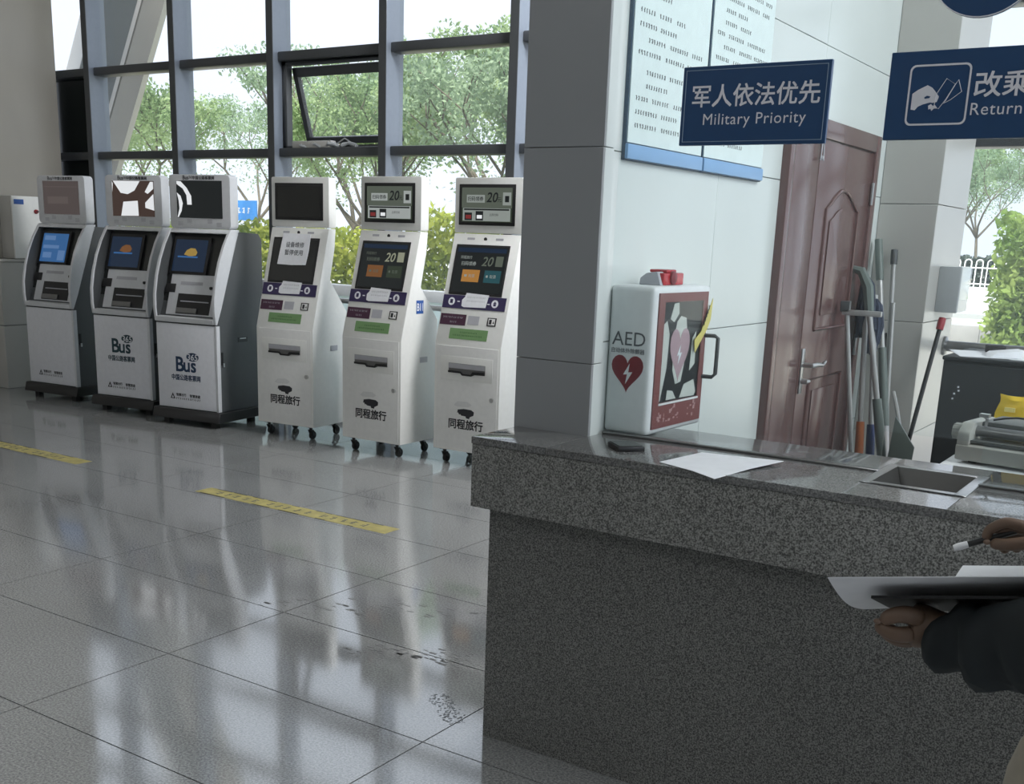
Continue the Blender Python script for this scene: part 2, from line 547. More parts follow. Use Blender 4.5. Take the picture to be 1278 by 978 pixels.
class Plane:
    """a flat frame: origin, right, up; the out direction is right x up"""

    def __init__(self, o, r, u):
        self.o, self.r, self.u = Vector(o), Vector(r).normalized(), Vector(u).normalized()
        self.n = self.r.cross(self.u)

    def p(self, x, y, d=0.0):
        return self.o + x * self.r + y * self.u + d * self.n

    def slab(self, mb, x0, x1, y0, y1, d0=0.0, d1=0.001):
        vs = [self.p(x, y, d) for d in (d0, d1) for x, y in ((x0, y0), (x1, y0), (x1, y1), (x0, y1))]
        mb.add(vs, [(0, 3, 2, 1), (4, 5, 6, 7), (0, 1, 5, 4), (1, 2, 6, 5), (2, 3, 7, 6), (3, 0, 4, 7)])
        return mb

    def poly(self, mb, pts, d0=0.0, d1=0.001):
        n = len(pts)
        vs = [self.p(x, y, d) for d in (d0, d1) for x, y in pts]
        mb.add(vs, [tuple(range(n))[::-1], tuple(range(n, 2 * n))] + [(i, (i + 1) % n, n + (i + 1) % n, n + i) for i in range(n)])
        return mb

    def text(self, mb, body, x, y, width=None, height=None, d=0.0012, bold=0.0, shear=0.0, spacing=1.0, align='CENTER', size=None):
        """fit the lettering into a box of the given width and height centred on x, y"""
        vs, fs = text_mesh(body, 1.0, 0.0, shear, spacing)
        xs = [v[0] for v in vs]
        ys = [v[1] for v in vs]
        w, h = max(xs) - min(xs), max(ys) - min(ys)
        cx, cy = (max(xs) + min(xs)) / 2, (max(ys) + min(ys)) / 2
        sx = width / w if width else height / h
        sy = height / h if height else sx
        offs = [(0, 0)]
        if bold:
            e = bold * 0.55
            offs = [(-e, -e), (e, e), (e, -e), (-e, e)]
        for k, (ax, ay) in enumerate(offs):
            mb.add([self.p(x + (v[0] - cx + ax) * sx, y + (v[1] - cy + ay) * sy, d + k * 0.00006) for v in vs], fs)
        return mb

    def marks(self, mb, x0, x1, y, h, d=0.0012, seed=0, pitch=None, w=0.14):
        """a row of small illegible printed characters"""
        r = random.Random(seed)
        pitch = pitch or h * 1.15
        x = x0
        while x + h * 0.9 <= x1:
            for k in range(3):
                a = x + r.uniform(0, 0.5) * h
                b = a + r.uniform(0.25, 0.45) * h
                yy = y - h / 2 + (k + r.uniform(0.1, 0.4)) * h / 3
                self.slab(mb, a, b, yy, yy + h * w, 0.0, d)
            a = x + r.uniform(0.2, 0.6) * h
            self.slab(mb, a, a + h * (w + 0.01), y - h / 2, y + h / 2, 0.0, d)
            x += pitch
        return mb


def arc(cx, cy, r, a0, a1, n):
    return [(cx + r * math.cos(math.radians(a0 + (a1 - a0) * i / n)), cy + r * math.sin(math.radians(a0 + (a1 - a0) * i / n))) for i in range(n + 1)]


def rrect(x0, x1, y0, y1, r, n=5):
    return arc(x1 - r, y1 - r, r, 0, 90, n) + arc(x0 + r, y1 - r, r, 90, 180, n) + arc(x0 + r, y0 + r, r, 180, 270, n) + arc(x1 - r, y0 + r, r, 270, 360, n)


def heart(cx, cy, w, h, n=32):
    pts = []
    for i in range(n):
        t = 2 * PI * i / n
        x = 16 * math.sin(t) ** 3
        y = 13 * math.cos(t) - 5 * math.cos(2 * t) - 2 * math.cos(3 * t) - math.cos(4 * t)
        pts.append((cx + x / 32 * w, cy + (y + 2.5) / 29 * h))
    return pts[::-1]


BOLT = [(0.10, 0.5), (-0.32, -0.06), (-0.04, -0.02), (-0.14, -0.5), (0.32, 0.10), (0.03, 0.07)]

# ------------------------------------------------------------------ floor
fl = MB().box(-11, 9, -8.2, 7.2, -0.2, -0.005).build('floor', M_FLOOR)
tag(fl, 'polished grey granite tile floor of the station hall', 'floor', kind='structure')
TX, TY = 1.2, 0.6
grout = MB().box(-10.33, 2.88, -0.49, 7.13, -0.005, -0.0035).build('grout_bed', M_GROUT, fl)
tile_mb = MB().box(0.0025, TX - 0.0025, 0.0025, TY - 0.0025, -0.0035, 0.0)
tile0 = tile_mb.build('floor_tile', M_FLOOR, fl)
tile_me = tile0.data
first = True
for i in range(-6, 5):
    for j in range(-5, 8):
        x, y = -3.124 + i * TX, 2.518 + j * TY
        if first:
            tile0.location = (x, y, 0)
            first = False
        else:
            link_mesh('floor_tile', tile_me, fl, (x, y, random.uniform(-0.0002, 0)))

# ------------------------------------------------------------------ ceiling and plain walls
c = MB().box(-11, 9, -8.2, 7.2, 6.5, 6.7).build('ceiling', M_PLASTER)
tag(c, 'high pale ceiling above the hall, outside the photo', 'ceiling', kind='structure')
c = MB().box(-10.4, 9, -8.2, -8.0, 0, 6.5).build('wall_back', M_BACK)
tag(c, 'plain back wall of the hall behind the viewpoint', 'wall', kind='structure')
wl = MB().box(-10.4, -9.8, -8.0, 6.88, 0, 6.5).build('wall_left', M_LEFTWALL)
tag(wl, 'brushed beige cladding wall at the left end beside the windows', 'wall', kind='structure')
# low tiled block at the foot of the left wall
tb = MB().box(-9.8, -9.612, 6.032, 6.86, 0, 1.175).build('trim_1', M_JOINT)
tag(tb, 'low beige tiled block at the foot of the left wall', 'wall', kind='structure')
for z0, z1 in ((0.0, 0.585), (0.59, 1.172)):
    MB().box(-9.612, -9.60, 6.02, 6.862, z0 + 0.002, z1).build('tile', M_COLTILE, tb, bevel=0.002, seg=1)
    MB().box(-9.798, -9.612, 6.02, 6.032, z0 + 0.002, z1).build('tile', M_COLTILE, tb, bevel=0.002, seg=1)
MB().box(-9.80, -9.585, 6.0, 6.87, 1.172, 1.195).build('capping', M_COLTILE, tb, bevel=0.004)

# ------------------------------------------------------------------ wall between hall and office, in tiles
wc = MB().box(-1.842, -1.597, 2.92, 6.93, 0, 6.5).build('wall_centre', M_JOINT)
tag(wc, 'pale tiled wall with notice boards and the brown door', 'wall', kind='structure')
ys = [2.92, 3.69, 4.68, 5.69]
zs = [0.0, 0.162] + [0.707 + 0.545 * k for k in range(0, 7)]
DY0, DY1, DZ1 = 4.288, 5.493, 2.062
for a, b in zip(ys[:-1], ys[1:]):
    for p, q in zip(zs[:-1], zs[1:]):
        rects = [(a, b, p, q)]
        if b > DY0 and a < DY1 and p < DZ1:
            rects = []
            if a < DY0:
                rects.append((a, DY0, p, min(q, DZ1)))
            if b > DY1:
                rects.append((DY1, b, p, min(q, DZ1)))
            if q > DZ1:
                rects.append((a, b, DZ1, q))
        for (r0, r1, s0, s1) in rects:
            MB().box(-1.597, -1.585, r0 + 0.0012, r1 - 0.0012, s0 + 0.0012, s1 - 0.0012).build('wall_tile', M_WALLTILE, wc, bevel=0.0012, seg=1)

pl = MB().box(-1.830, -1.588, 2.862, 2.918, 0, 6.5).build('pillar', M_JOINT)
tag(pl, 'grey tiled pillar at the left end of the counter', 'pillar', kind='structure')
zs = [0.0, 0.58, 1.191, 1.802, 2.413, 3.024, 3.635, 4.25]
for p, q in zip(zs[:-1], zs[1:]):
    MB().box(-1.842, -1.576, 2.85, 2.862, p + 0.001, q - 0.001).build('pillar_tile', M_PILLAR, pl, bevel=0.001, seg=1)
    MB().box(-1.588, -1.576, 2.862, 2.912, p + 0.001, q - 0.001).build('pillar_tile', M_WALLTILE, pl, bevel=0.001, seg=1)
    MB().box(-1.842, -1.83, 2.862, 2.918, p + 0.001, q - 0.001).build('pillar_tile', M_PILLAR, pl, bevel=0.001, seg=1)

p2 = MB().box(-1.584, -1.320, 5.694, 6.31, 0, 6.5).build('pillar', M_JOINT)
tag(p2, 'beige tiled corner pillar behind the mops beside the window', 'pillar', kind='structure')
zs = [0.0, 0.09, 0.65, 1.209, 1.768, 2.327, 2.886, 3.445, 4.0]
for p, q in zip(zs[:-1], zs[1:]):
    MB().box(-1.583, -1.308, 5.682, 5.694, p + 0.0015, q - 0.0015).build('pillar_tile', M_COLTILE, p2, bevel=0.0015, seg=1)
    MB().box(-1.320, -1.308, 5.694, 6.318, p + 0.0015, q - 0.0015).build('pillar_tile', M_COLTILE, p2, bevel=0.0015, seg=1)

# ------------------------------------------------------------------ glazed facade
YF, YG = 6.95, 7.10
PITCHX = 1.205
ROWS = [(2.137, 2.208), (2.890, 2.964), (3.66, 3.735), (4.43, 4.505), (5.20, 5.275), (5.95, 6.02)]


def facade(name, label, xs, black=False, sash=None, low=True):
    w = thing(name, label, 'window', (xs[0], YF, 0), kind='structure')
    ox = xs[0]
    mull = None
    for x in xs:
        if mull is None:
            mull = MB().box(-0.037, 0.037, 0, YG + 0.06 - YF, 0, 6.5).build('mullion', M_MULLSIDE, w, bevel=0.004, seg=1)
            mull.location = (x - ox, 0, 0)
            shade_strip = MB().box(-0.037, 0.037, -0.004, 0.0, 0, 6.5).build('mullion_shade', M_MULL, w)  # thin dark sheet: backlit shade of the mullion front put into colour
            shade_strip.location = (x - ox, 0, 0)
        else:
            link_mesh('mullion', mull.data, w, (x - ox, 0, 0))
            link_mesh('mullion_shade', shade_strip.data, w, (x - ox, 0, 0))
    zz = [(0.0, 0.09)] + ([(1.03, 1.115)] if low else []) + ROWS
    sill = None
    for a, b in zip(xs[:-1], xs[1:]):
        for k, (z0, z1) in enumerate(zz):
            is_sill = low and k == 1
            m = M_FENCE if is_sill else M_MULL
            MB().box(a + 0.038 - ox, b - 0.038 - ox, 0.05, YG - YF + 0.05, z0, z1).build('sill' if is_sill else 'transom', m, w, bevel=0.004 if is_sill else 0.012, seg=2)
        zr = zz + [(6.49, 6.5)]
        for (p0, p1), (q0, q1) in zip(zr[:-1], zr[1:]):
            if sash and abs(a - sash) < 0.1 and abs(p1 - ROWS[0][1]) < 0.01:
                continue
            dark = black and a == xs[0] and p1 < 2.8 and p1 > 1.0
            MB().box(a + 0.036 - ox, b - 0.036 - ox, YG - YF, YG - YF + 0.008, p1 - 0.002, q0 + 0.002).build('dark_pane' if dark else ('frosted_pane' if low and q0 < 1.1 else 'pane'), M_BLACKPANE if dark else (M_FROST if low and q0 < 1.1 else M_PANE), w)
    return w


xs1 = [-9.43 + PITCHX * k for k in range(-1, 7)]
w1 = facade('window_1', 'tall grey framed glass wall behind the kiosks', xs1, True, sash=xs1[3])
# outward opening sash in the bay over the fourth kiosk
sx0, sx1 = xs1[3] + 0.037 - xs1[0], xs1[4] - 0.037 - xs1[0]
z0, z1 = ROWS[0][1], ROWS[1][0]
fr = MB()
fr.box(sx0, sx0 + 0.05, 0.10, 0.17, z0, z1).box(sx1 - 0.03, sx1, 0.10, 0.17, z0, z1).box(sx0, sx1, 0.10, 0.17, z0, z0 + 0.02).box(sx0, sx1, 0.10, 0.17, z1 - 0.03, z1)
fr.build('sash_frame', M_MULL, w1, bevel=0.004, seg=1)
H = z1 - z0 - 0.07
sa = thing('opening_sash', 'top hung sash tilted open outwards', None, (0, 0.15, z1 - 0.045))
del sa['label']
sa.parent = w1
sa.rotation_euler.x = math.radians(17)
a0, a1 = sx0 + 0.06, sx1 - 0.04
MB().box(a0, a1, 0, 0.045, -0.075, 0).build('sash_rail', M_MULL, sa, bevel=0.004, seg=1)
MB().box(a0, a1, 0, 0.045, -H, -H + 0.055).build('sash_rail', M_MULL, sa, bevel=0.004, seg=1)
MB().box(a0, a0 + 0.05, 0, 0.045, -H, 0).build('sash_stile', M_MULL, sa, bevel=0.004, seg=1)
MB().box(a1 - 0.05, a1, 0, 0.045, -H, 0).build('sash_stile', M_MULL, sa, bevel=0.004, seg=1)
MB().box(a0 + 0.05, a1 - 0.05, 0.018, 0.024, -H + 0.05, -0.07).build('sash_pane', M_PANE, sa)
# chain opener and the rag wrapped round it
cx = (sx0 + sx1) / 2
MB().box(sx0 + 0.13, sx0 + 0.56, 0.075, 0.14, z0 + 0.0, z0 + 0.055).build('chain_opener', M_COLTILE, w1, bevel=0.006)
rg = MB()
pts = [(sx0 + 0.14 + 0.05 * i, 0.09 + 0.012 * math.sin(i * 2.1), z0 + 0.018 + 0.014 * math.sin(i * 1.7)) for i in range(15)]
rg.tube(pts, [0.012 + 0.008 * abs(math.sin(i * 1.3)) for i in range(15)], 7)
rg.build('rag', M_KERB, w1, smooth=True)
MB().tube([(sx0 + 0.62, 0.09, z0 + 0.03), (sx0 + 0.69, 0.10, z0 + 0.07), (sx0 + 0.76, 0.12, z0 + 0.03)], 0.006, 6).build('opener_chain', M_STEEL, w1)

xs2 = [-1.575 + PITCHX * k for k in range(0, 7)]
w2 = facade('window_2', 'glass wall of the office on the far right', xs2, low=False)

# handrails in front of the glass
hr = thing('handrail', 'grey steel handrail across the office window on the right', 'rail', (-1.308, 6.2, 1.068))
MB().tube([(0.0, 0, 0), (3.0, 0, 0)], 0.028, 12).build('rail_tube', M_DSTEEL, hr, smooth=True)
MB().lathe([(0.05, 0.0), (0.05, 0.012), (0.03, 0.02)], (0, 0, 0), 16, 'x').build('wall_flange', M_DSTEEL, hr, smooth=True)
hr2 = thing('handrail', 'steel handrail along the windows behind the white kiosks', 'rail', (-9.6, 6.84, 1.0))
MB().tube([(0.0, 0, 0), (7.7, 0, 0)], 0.022, 10).build('rail_tube', M_STEEL, hr2, smooth=True)
for k in range(7):
    MB().tube([(0.4 + 1.205 * k, 0, -0.99), (0.4 + 1.205 * k, 0, 0)], 0.018, 8).build('rail_post', M_STEEL, hr2, smooth=True)

# ------------------------------------------------------------------ door in the tiled wall
dr = MB().box(-1.596, -1.572, 4.345, 5.425, 0.0, 2.0).build('door_1', M_DOOR)
tag(dr, 'reddish brown unequal double door in the tiled wall', 'door', kind='structure')
MB().box(-1.597, -1.552, 4.288, 4.345, 0.0, 2.06).build('door_frame', M_DOOR, dr, bevel=0.006)
MB().box(-1.597, -1.552, 5.425, 5.493, 0.0, 2.06).build('door_frame', M_DOOR, dr, bevel=0.006)
MB().box(-1.597, -1.552, 4.345, 5.425, 1.985, 2.06).build('door_frame', M_DOOR, dr, bevel=0.006)
MB().box(-1.572, -1.562, 4.350, 4.655, 0.01, 1.98).build('narrow_leaf', M_DOOR, dr, bevel=0.004)
MB().box(-1.572, -1.562, 4.662, 5.42, 0.01, 1.98).build('main_leaf', M_DOOR, dr, bevel=0.004)
DP = Plane((-1.562, 0, 0), (0, 1, 0), (0, 0, 1))
for (za, zb, archd) in ((1.20, 1.71, True), (0.22, 0.98, False)):
    pts = [(4.80, za), (5.25, za), (5.25, zb)]
    if archd:
        pts += [(5.25 - 0.45 * t, zb + 0.085 * math.sin(PI * t) ** 1.3) for t in [i / 10 for i in range(1, 10)]]
    pts += [(4.80, zb)]
    mb = MB().tube([DP.p(x, y, 0.002) for x, y in pts] + [DP.p(*pts[0], 0.002)], 0.009, 8)
    mb.build('panel_moulding', M_DOOR, dr, smooth=True)
    q = [(4.86, za + 0.06), (5.19, za + 0.06), (5.19, zb - 0.05)]
    if archd:
        q += [(5.19 - 0.33 * t, zb - 0.05 + 0.06 * math.sin(PI * t) ** 1.3) for t in [i / 8 for i in range(1, 8)]]
    q += [(4.86, zb - 0.05)]
    DP.poly(MB(), q, 0, 0.006).build('raised_panel', M_DOOR, dr, bevel=0.004)
hd = DP.slab(MB(), 4.672, 4.708, 0.93, 1.125, 0.0, 0.008).build('handle_plate', M_STEEL, dr, bevel=0.004)
lv = MB().tube([DP.p(4.69, 1.055, 0.0), DP.p(4.69, 1.055, 0.05), DP.p(4.73, 1.058, 0.058), DP.p(4.80, 1.05, 0.056), DP.p(4.85, 1.062, 0.054)], [0.011, 0.011, 0.010, 0.009, 0.007], 10)
lv.build('lever', M_STEEL, hd, smooth=True)
MB().tube([DP.p(4.69, 0.985, 0.0), DP.p(4.69, 0.985, 0.03), DP.p(4.715, 0.985, 0.034)], [0.012, 0.012, 0.007], 10).build('thumb_turn', M_STEEL, hd, smooth=True)
for z in (1.80, 1.1, 0.3):
    MB().tube([DP.p(5.424, z - 0.05, 0.010), DP.p(5.424, z + 0.05, 0.010)], 0.007, 8).build('hinge', M_STEEL, dr, smooth=True)
mb = MB()
for dx in (-0.012, 0.012):
    mb.tube([DP.p(4.648, 1.985, 0.012), DP.p(4.648 + dx, 1.95, 0.012), DP.p(4.65 + dx * 1.6, 1.895, 0.012)], 0.003, 6)
mb.ball(DP.p(4.65, 1.905, 0.012), 0.009, 8, 6)
mb.build('hanging_cord', M_GREYLAB, dr)

# ------------------------------------------------------------------ yellow floor tapes
for (x0, x1, lab) in ((-5.08, -3.60, 'worn yellow floor tape lying before the white kiosks'), (-8.6, -6.24, 'worn yellow floor tape at the left edge before the silver kiosks')):
    t = MB().box(x0, x1, 4.345, 4.475, 0.0, 0.0012).build('floor_tape', M_TAPE)
    tag(t, lab, 'tape', 'yellow tapes on the floor')
    TP = Plane((0, 0, 0.0012), (1, 0, 0), (0, 1, 0))
    mb = MB()
    x = x0 + 0.12
    k = 0
    while x < x1 - 0.2:
        TP.marks(mb, x, x + 0.36, 4.41, 0.055, 0.0004, seed=k + int(x1 * 10), pitch=0.075)
        x += 0.42
        k += 1
    mb.build('worn_print', M_GREYINK, t)['kind'] = 'stuff'
    mb = MB()
    r = random.Random(int(x1 * 7))
    for k in range(34):
        xx = r.uniform(x0, x1 - 0.1)
        yy = r.choice((4.347, 4.471))
        TP.slab(mb, xx, xx + r.uniform(0.02, 0.11), yy - 0.004, yy + 0.004, 0, 0.0003)
    mb.build('dirty_edge', M_BLACKM, t)['kind'] = 'stuff'

# a dusty shoe print and scuffs on the polished floor
mb = MB()
FP = Plane((-2.016, 2.769, 0.0), (0.576, 0.817, 0), (-0.817, 0.576, 0))
r = random.Random(3)
for k in range(150):
    a = r.uniform(-0.125, 0.125)
    wdt = 0.045 * (1 - 0.35 * abs(a / 0.13) ** 2)
    b = r.uniform(-wdt, wdt)
    s = r.uniform(0.0015, 0.0042)
    FP.slab(mb, b - s, b + s, a - s * 0.6, a + s * 0.6, 0, 0.0005)
tag(mb.build('shoe_print', M_GREYINK), 'dusty shoe print on the floor left of the counter foot', 'footprint')
mb = MB()
r = random.Random(5)
for k in range(70):
    t = r.random()
    x, y = -3.25 + 1.0 * t + r.gauss(0, 0.03), 3.16 + 0.62 * t + r.gauss(0, 0.05)
    s = r.uniform(0.004, 0.018)
    mb.box(x - s, x + s, y - s * 0.35, y + s * 0.35, 0, 0.0005)
for k in range(110):
    t = r.random()
    x, y = -2.62 + 0.75 * t + r.gauss(0, 0.04), 2.98 + 0.32 * t + r.gauss(0, 0.035)
    s = r.uniform(0.004, 0.016)
    mb.box(x - s, x + s, y - s * 0.4, y + s * 0.4, 0, 0.0005)
tag(mb.build('scuff_marks', mat('floor_scuff', (0.16, 0.16, 0.155), 0.5)), 'grey scuff marks smeared across the polished floor', 'scuff', kind='stuff')

# ------------------------------------------------------------------ metal box on the left wall
eb = thing('electrical_box', 'white metal box with blue sticker and red knob on the left wall', 'box', (-9.8, 6.19, 1.20))
MB().box(0.0, 0.185, 0.0, 0.42, 0.0, 0.565).build('case', M_COLTILE, eb, bevel=0.008)
MB().box(0.185, 0.205, 0.0, 0.42, 0.0, 0.565).build('lid', M_WHITE, eb, bevel=0.006)
EP = Plane((0.2055, 0, 0), (0, 1, 0), (0, 0, 1))
EP.slab(MB(), 0.02, 0.12, 0.49, 0.535).build('blue_sticker', M_BLUELAB, eb)
b = MB().lathe([(0.02, 0), (0.02, 0.012), (0.016, 0.022)], EP.p(0.24, 0.43), 14, 'x').build('knob', M_RED, eb, smooth=True)
MB().box(0.225, 0.24, 0.23, 0.25, 0.425, 0.435).build('knob_grip', M_BLACK, b)

# ------------------------------------------------------------------ silver ticket kiosks
KW = 0.62


def side_plane(w):
    return Plane((w, 0, 0), (0, 1, 0), (0, 0, 1))


def silver_kiosk(label, loc, deg, logo_z, scene):
    k = thing('ticket_kiosk', label, 'kiosk', (loc[0], loc[1], 0), math.radians(deg), 'silver ticket kiosks on the left')
    MB().prism([(-0.05, 0.05), (-0.03, 0.128), (0.53, 0.128), (0.56, 0.05)], -0.03, KW + 0.03, 'x').build('plinth', M_BLACK, k, bevel=0.004, seg=1)
    for fx in (0.05, KW - 0.09):
        for fy in (0.0, 0.44):
            MB().box(fx, fx + 0.05, fy, fy + 0.05, 0, 0.05).build('foot', M_BLACKM, k)
    MB().prism([(0.005, 0.128), (0.005, 0.80), (0.275, 1.515), (0.53, 1.505), (0.57, 1.46), (0.573, 1.0), (0.53, 0.128)], 0.0, KW, 'x').build('body', M_DGREY, k, bevel=0.003, seg=1)
    fp = MB().box(0.012, KW - 0.022, -0.008, 0.005, 0.135, 0.80).build('front_panel', M_PALE, k, bevel=0.003)
    MB().box(KW - 0.02, KW + 0.002, -0.010, 0.03, 0.13, 0.803).build('edge_strip', M_SILVER, k, bevel=0.003)
    FPn = Plane((0, -0.008, 0), (1, 0, 0), (0, 0, 1))
    mb, mn = MB(), MB()
    if logo_z:
        b = 0.45 if logo_z > 0.5 else 0.36
        dz = logo_z
        FPn.text(mb, 'B', 0.243, dz, height=0.112, bold=0.035)
        FPn.text(mb, 'us', 0.342, dz - 0.020, height=0.072, bold=0.035)
        FPn.poly(mb, [(0.372 + 0.062 * math.cos(a), dz + 0.062 + 0.034 * math.sin(a)) for a in [2 * PI * i / 24 for i in range(24)]], 0, 0.001)
        FPn.text(mb, '中国公路客票网', 0.300, dz - 0.105, width=0.29, height=0.046, bold=0.05)
        mw = MB()
        FPn.text(mw, '365', 0.372, dz + 0.061, width=0.105, height=0.048, d=0.0022, bold=0.02, shear=0.15)
        lg = mb.build('logo', M_TEALINK if logo_z > 0.5 else M_NAVYINK, fp)
        mw.build('logo_numbers', M_PALE, lg)
    mb = MB()
    FPn.poly(mb, [(0.132, 0.205), (0.182, 0.205), (0.157, 0.252)])
    FPn.text(mb, '智慧出行', 0.245, 0.240, width=0.10, bold=0.04)
    FPn.text(mb, '智慧旅途', 0.385, 0.238, width=0.105, bold=0.04)
    FPn.marks(mb, 0.19, 0.45, 0.210, 0.017, seed=4)
    mb.build('small_print', M_INK, fp)
    mw = MB()
    FPn.poly(mw, [(0.147, 0.212), (0.167, 0.212), (0.157, 0.232)], 0.001, 0.0018)
    mw.build('emblem_gap', M_PALE, fp)
    # cowl: curved cheeks joined by lips
    cheek = [(0.006, 0.81), (-0.012, 0.815), (-0.022, 0.90), (-0.020, 1.02), (0.010, 1.16), (0.055, 1.29), (0.115, 1.41), (0.175, 1.50), (0.20, 1.53), (0.30, 1.53), (0.262, 1.45), (0.20, 1.29), (0.13, 1.11), (0.06, 0.93)]
    MB().prism(cheek, 0.0, 0.026, 'x').build('cheek', M_SILVER, k, bevel=0.003, seg=1)
    MB().prism(cheek, KW - 0.026, KW, 'x').build('cheek', M_SILVER, k, bevel=0.003, seg=1)
    inner = [(p[0] * 0.97 + 0.012, p[1] * 0.985 + 0.018) for p in cheek]
    MB().prism(inner, 0.026, 0.029, 'x').build('recess_lining', M_DGREY, k)
    MB().prism(inner, KW - 0.029, KW - 0.026, 'x').build('recess_lining', M_DGREY, k)
    MB().prism([(-0.014, 0.812), (-0.020, 0.85), (0.05, 0.86), (0.06, 0.812)], 0.026, KW - 0.026, 'x').build('lower_lip', M_SILVER, k, bevel=0.002, seg=1)
    MB().prism([(0.178, 1.497), (0.197, 1.528), (0.29, 1.528), (0.25, 1.49)], 0.026, KW - 0.026, 'x').build('upper_lip', M_SILVER, k, bevel=0.002, seg=1)
    # sloping console inside the cowl
    T = Plane((0, 0.03, 0.845), (1, 0, 0), (0, 0.205, 0.655))
    T.slab(MB(), 0.029, KW - 0.029, 0.0, 0.675, -0.02, 0.0).build('recess_back', M_SCREENOFF, k)
    T.slab(MB(), 0.085, 0.56, 0.02, 0.345, 0, 0.014).build('console', M_SILVER, k, bevel=0.004)
    T.slab(MB(), 0.045, 0.145, 0.195, 0.265, 0.0145, 0.018).build('card_reader', M_BLACK, k, bevel=0.002)
    tr = T.slab(MB(), 0.185, 0.52, 0.03, 0.19, 0.0145, 0.017).build('ticket_tray', M_BLACK, k)
    T.slab(MB(), 0.195, 0.40, 0.035, 0.075, 0.017, 0.03).build('tray_ledge', M_DSTEEL, tr, bevel=0.003)
    T.slab(MB(), 0.22, 0.50, 0.125, 0.133, 0.017, 0.022).build('tray_bar', M_GREYLAB, tr)
    T.slab(MB(), 0.19, 0.41, 0.262, 0.287, 0.0145, 0.016).build('notice_strip', M_GREYLAB, k)
    mb = MB().lathe([(0.012, -0.012), (0.012, 0.004)], T.p(0.50, 0.245, 0.014), 12, 'y')
    mb.build('key_switch', M_BLACK, k, smooth=True)
    bz = T.slab(MB(), 0.055, 0.425, 0.345, 0.645, 0.0, 0.022).build('screen_bezel', M_BLACK, k, bevel=0.005)
    T.slab(MB(), 0.08, 0.40, 0.365, 0.620, 0.0225, 0.024).build('screen', S_BLUE if scene == 0 else S_NAVY, bz)
    if scene == 0:
        mb = MB()
        T.slab(mb, 0.10, 0.24, 0.56, 0.60, 0.024, 0.025)
        T.slab(mb, 0.10, 0.30, 0.485, 0.515, 0.024, 0.025)
        T.slab(mb, 0.30, 0.385, 0.38, 0.47, 0.024, 0.025)
        T.slab(mb, 0.11, 0.22, 0.40, 0.45, 0.024, 0.025)
        mb.build('screen_picture', S_BLUE2, bz)
    else:
        T.poly(MB(), [(0.18, 0.50), (0.20, 0.535), (0.24, 0.553), (0.285, 0.55), (0.31, 0.52), (0.30, 0.495), (0.24, 0.485)], 0.024, 0.025).build('screen_picture', S_DORANGE if scene == 1 else S_YELLOW, bz)
        mb = MB()
        T.slab(mb, 0.12, 0.32, 0.475, 0.488, 0.024, 0.0252)
        mb.build('screen_band', S_BLUE, bz)
    # display head
    hp = rrect(0.008, KW - 0.008, 1.53, 1.937, 0.035)
    MB().prism(hp, 0.205, 0.30, 'y').build('display_head', M_SILVER, k, bevel=0.006)
    HP = Plane((0, 0.205, 0), (1, 0, 0), (0, 0, 1))
    d = HP.slab(MB(), 0.085, 0.535, 1.610, 1.892, 0, 0.003).build('display', S_MAUVE if scene == 0 else (S_BROWN if scene == 1 else S_DARK), k)
    if scene == 0:
        mb = MB()
        HP.slab(mb, 0.09, 0.53, 1.84, 1.846, 0.003, 0.004)
        HP.slab(mb, 0.14, 0.40, 1.70, 1.76, 0.003, 0.004)
        mb.build('display_shapes', screen_mat('lit_mauve_light', (0.11, 0.09, 0.085), 0.8), d)
    elif scene == 1:
        mb = MB()
        HP.poly(mb, [(0.10, 1.890), (0.39, 1.890), (0.33, 1.815), (0.255, 1.785), (0.18, 1.795)], 0.003, 0.004)
        HP.poly(mb, [(0.175, 1.612), (0.205, 1.725), (0.36, 1.735), (0.365, 1.615)], 0.003, 0.004)
        HP.poly(mb, [(0.44, 1.720), (0.53, 1.79), (0.533, 1.66), (0.44, 1.68)], 0.003, 0.004)
        HP.poly(mb, [(0.088, 1.885), (0.098, 1.87), (0.088, 1.80)], 0.003, 0.004)
        HP.poly(mb, [(0.44, 1.805), (0.50, 1.885), (0.53, 1.885), (0.53, 1.83), (0.47, 1.79)], 0.003, 0.004)
        mb.build('display_shapes', S_CREAM, d)  # cream shapes laid over the brown display
    else:
        mb = MB()
        HP.poly(mb, [(0.088, 1.888), (0.13, 1.885), (0.19, 1.835), (0.232, 1.775), (0.235, 1.71), (0.19, 1.71), (0.185, 1.78), (0.15, 1.83), (0.088, 1.865)], 0.003, 0.004)
        HP.poly(mb, [(0.088, 1.80), (0.125, 1.775), (0.145, 1.72), (0.13, 1.66), (0.10, 1.615), (0.088, 1.613), (0.11, 1.68), (0.105, 1.74)], 0.003, 0.004)
        mb.build('display_shapes', S_CREAM, d)
    mb = MB()
    HP.text(mb, 'Bus', 0.18, 1.914, height=0.03, bold=0.03)
    HP.text(mb, '365', 0.232, 1.917, height=0.020)
    HP.text(mb, '中国公路客票网', 0.355, 1.913, width=0.215, height=0.026, bold=0.05)
    mb.build('head_lettering', M_INK, k)
    for (x, z) in ((0.115, 1.565), (0.50, 1.565), (0.205, 1.585), (0.41, 1.585)):
        mb = MB()
        for q in range(4):
            HP.slab(mb, x - 0.025, x + 0.025, z - 0.014 + 0.008 * q, z - 0.010 + 0.008 * q, 0, 0.001)
        mb.build('speaker_grille', M_GREYLAB, k)
    SP = side_plane(KW)
    v = SP.slab(MB(), 0.245, 0.36, 0.665, 0.705, 0, 0.003).build('vent', M_BLACK, k)
    SP.slab(MB(), 0.265, 0.34, 0.690, 0.698, 0.003, 0.006).build('vent_bar', M_STEEL, v)
    l = SP.slab(MB(), 0.04, 0.065, 0.50, 0.60, 0, 0.006).build('side_latch', M_BLACK, k, bevel=0.003)
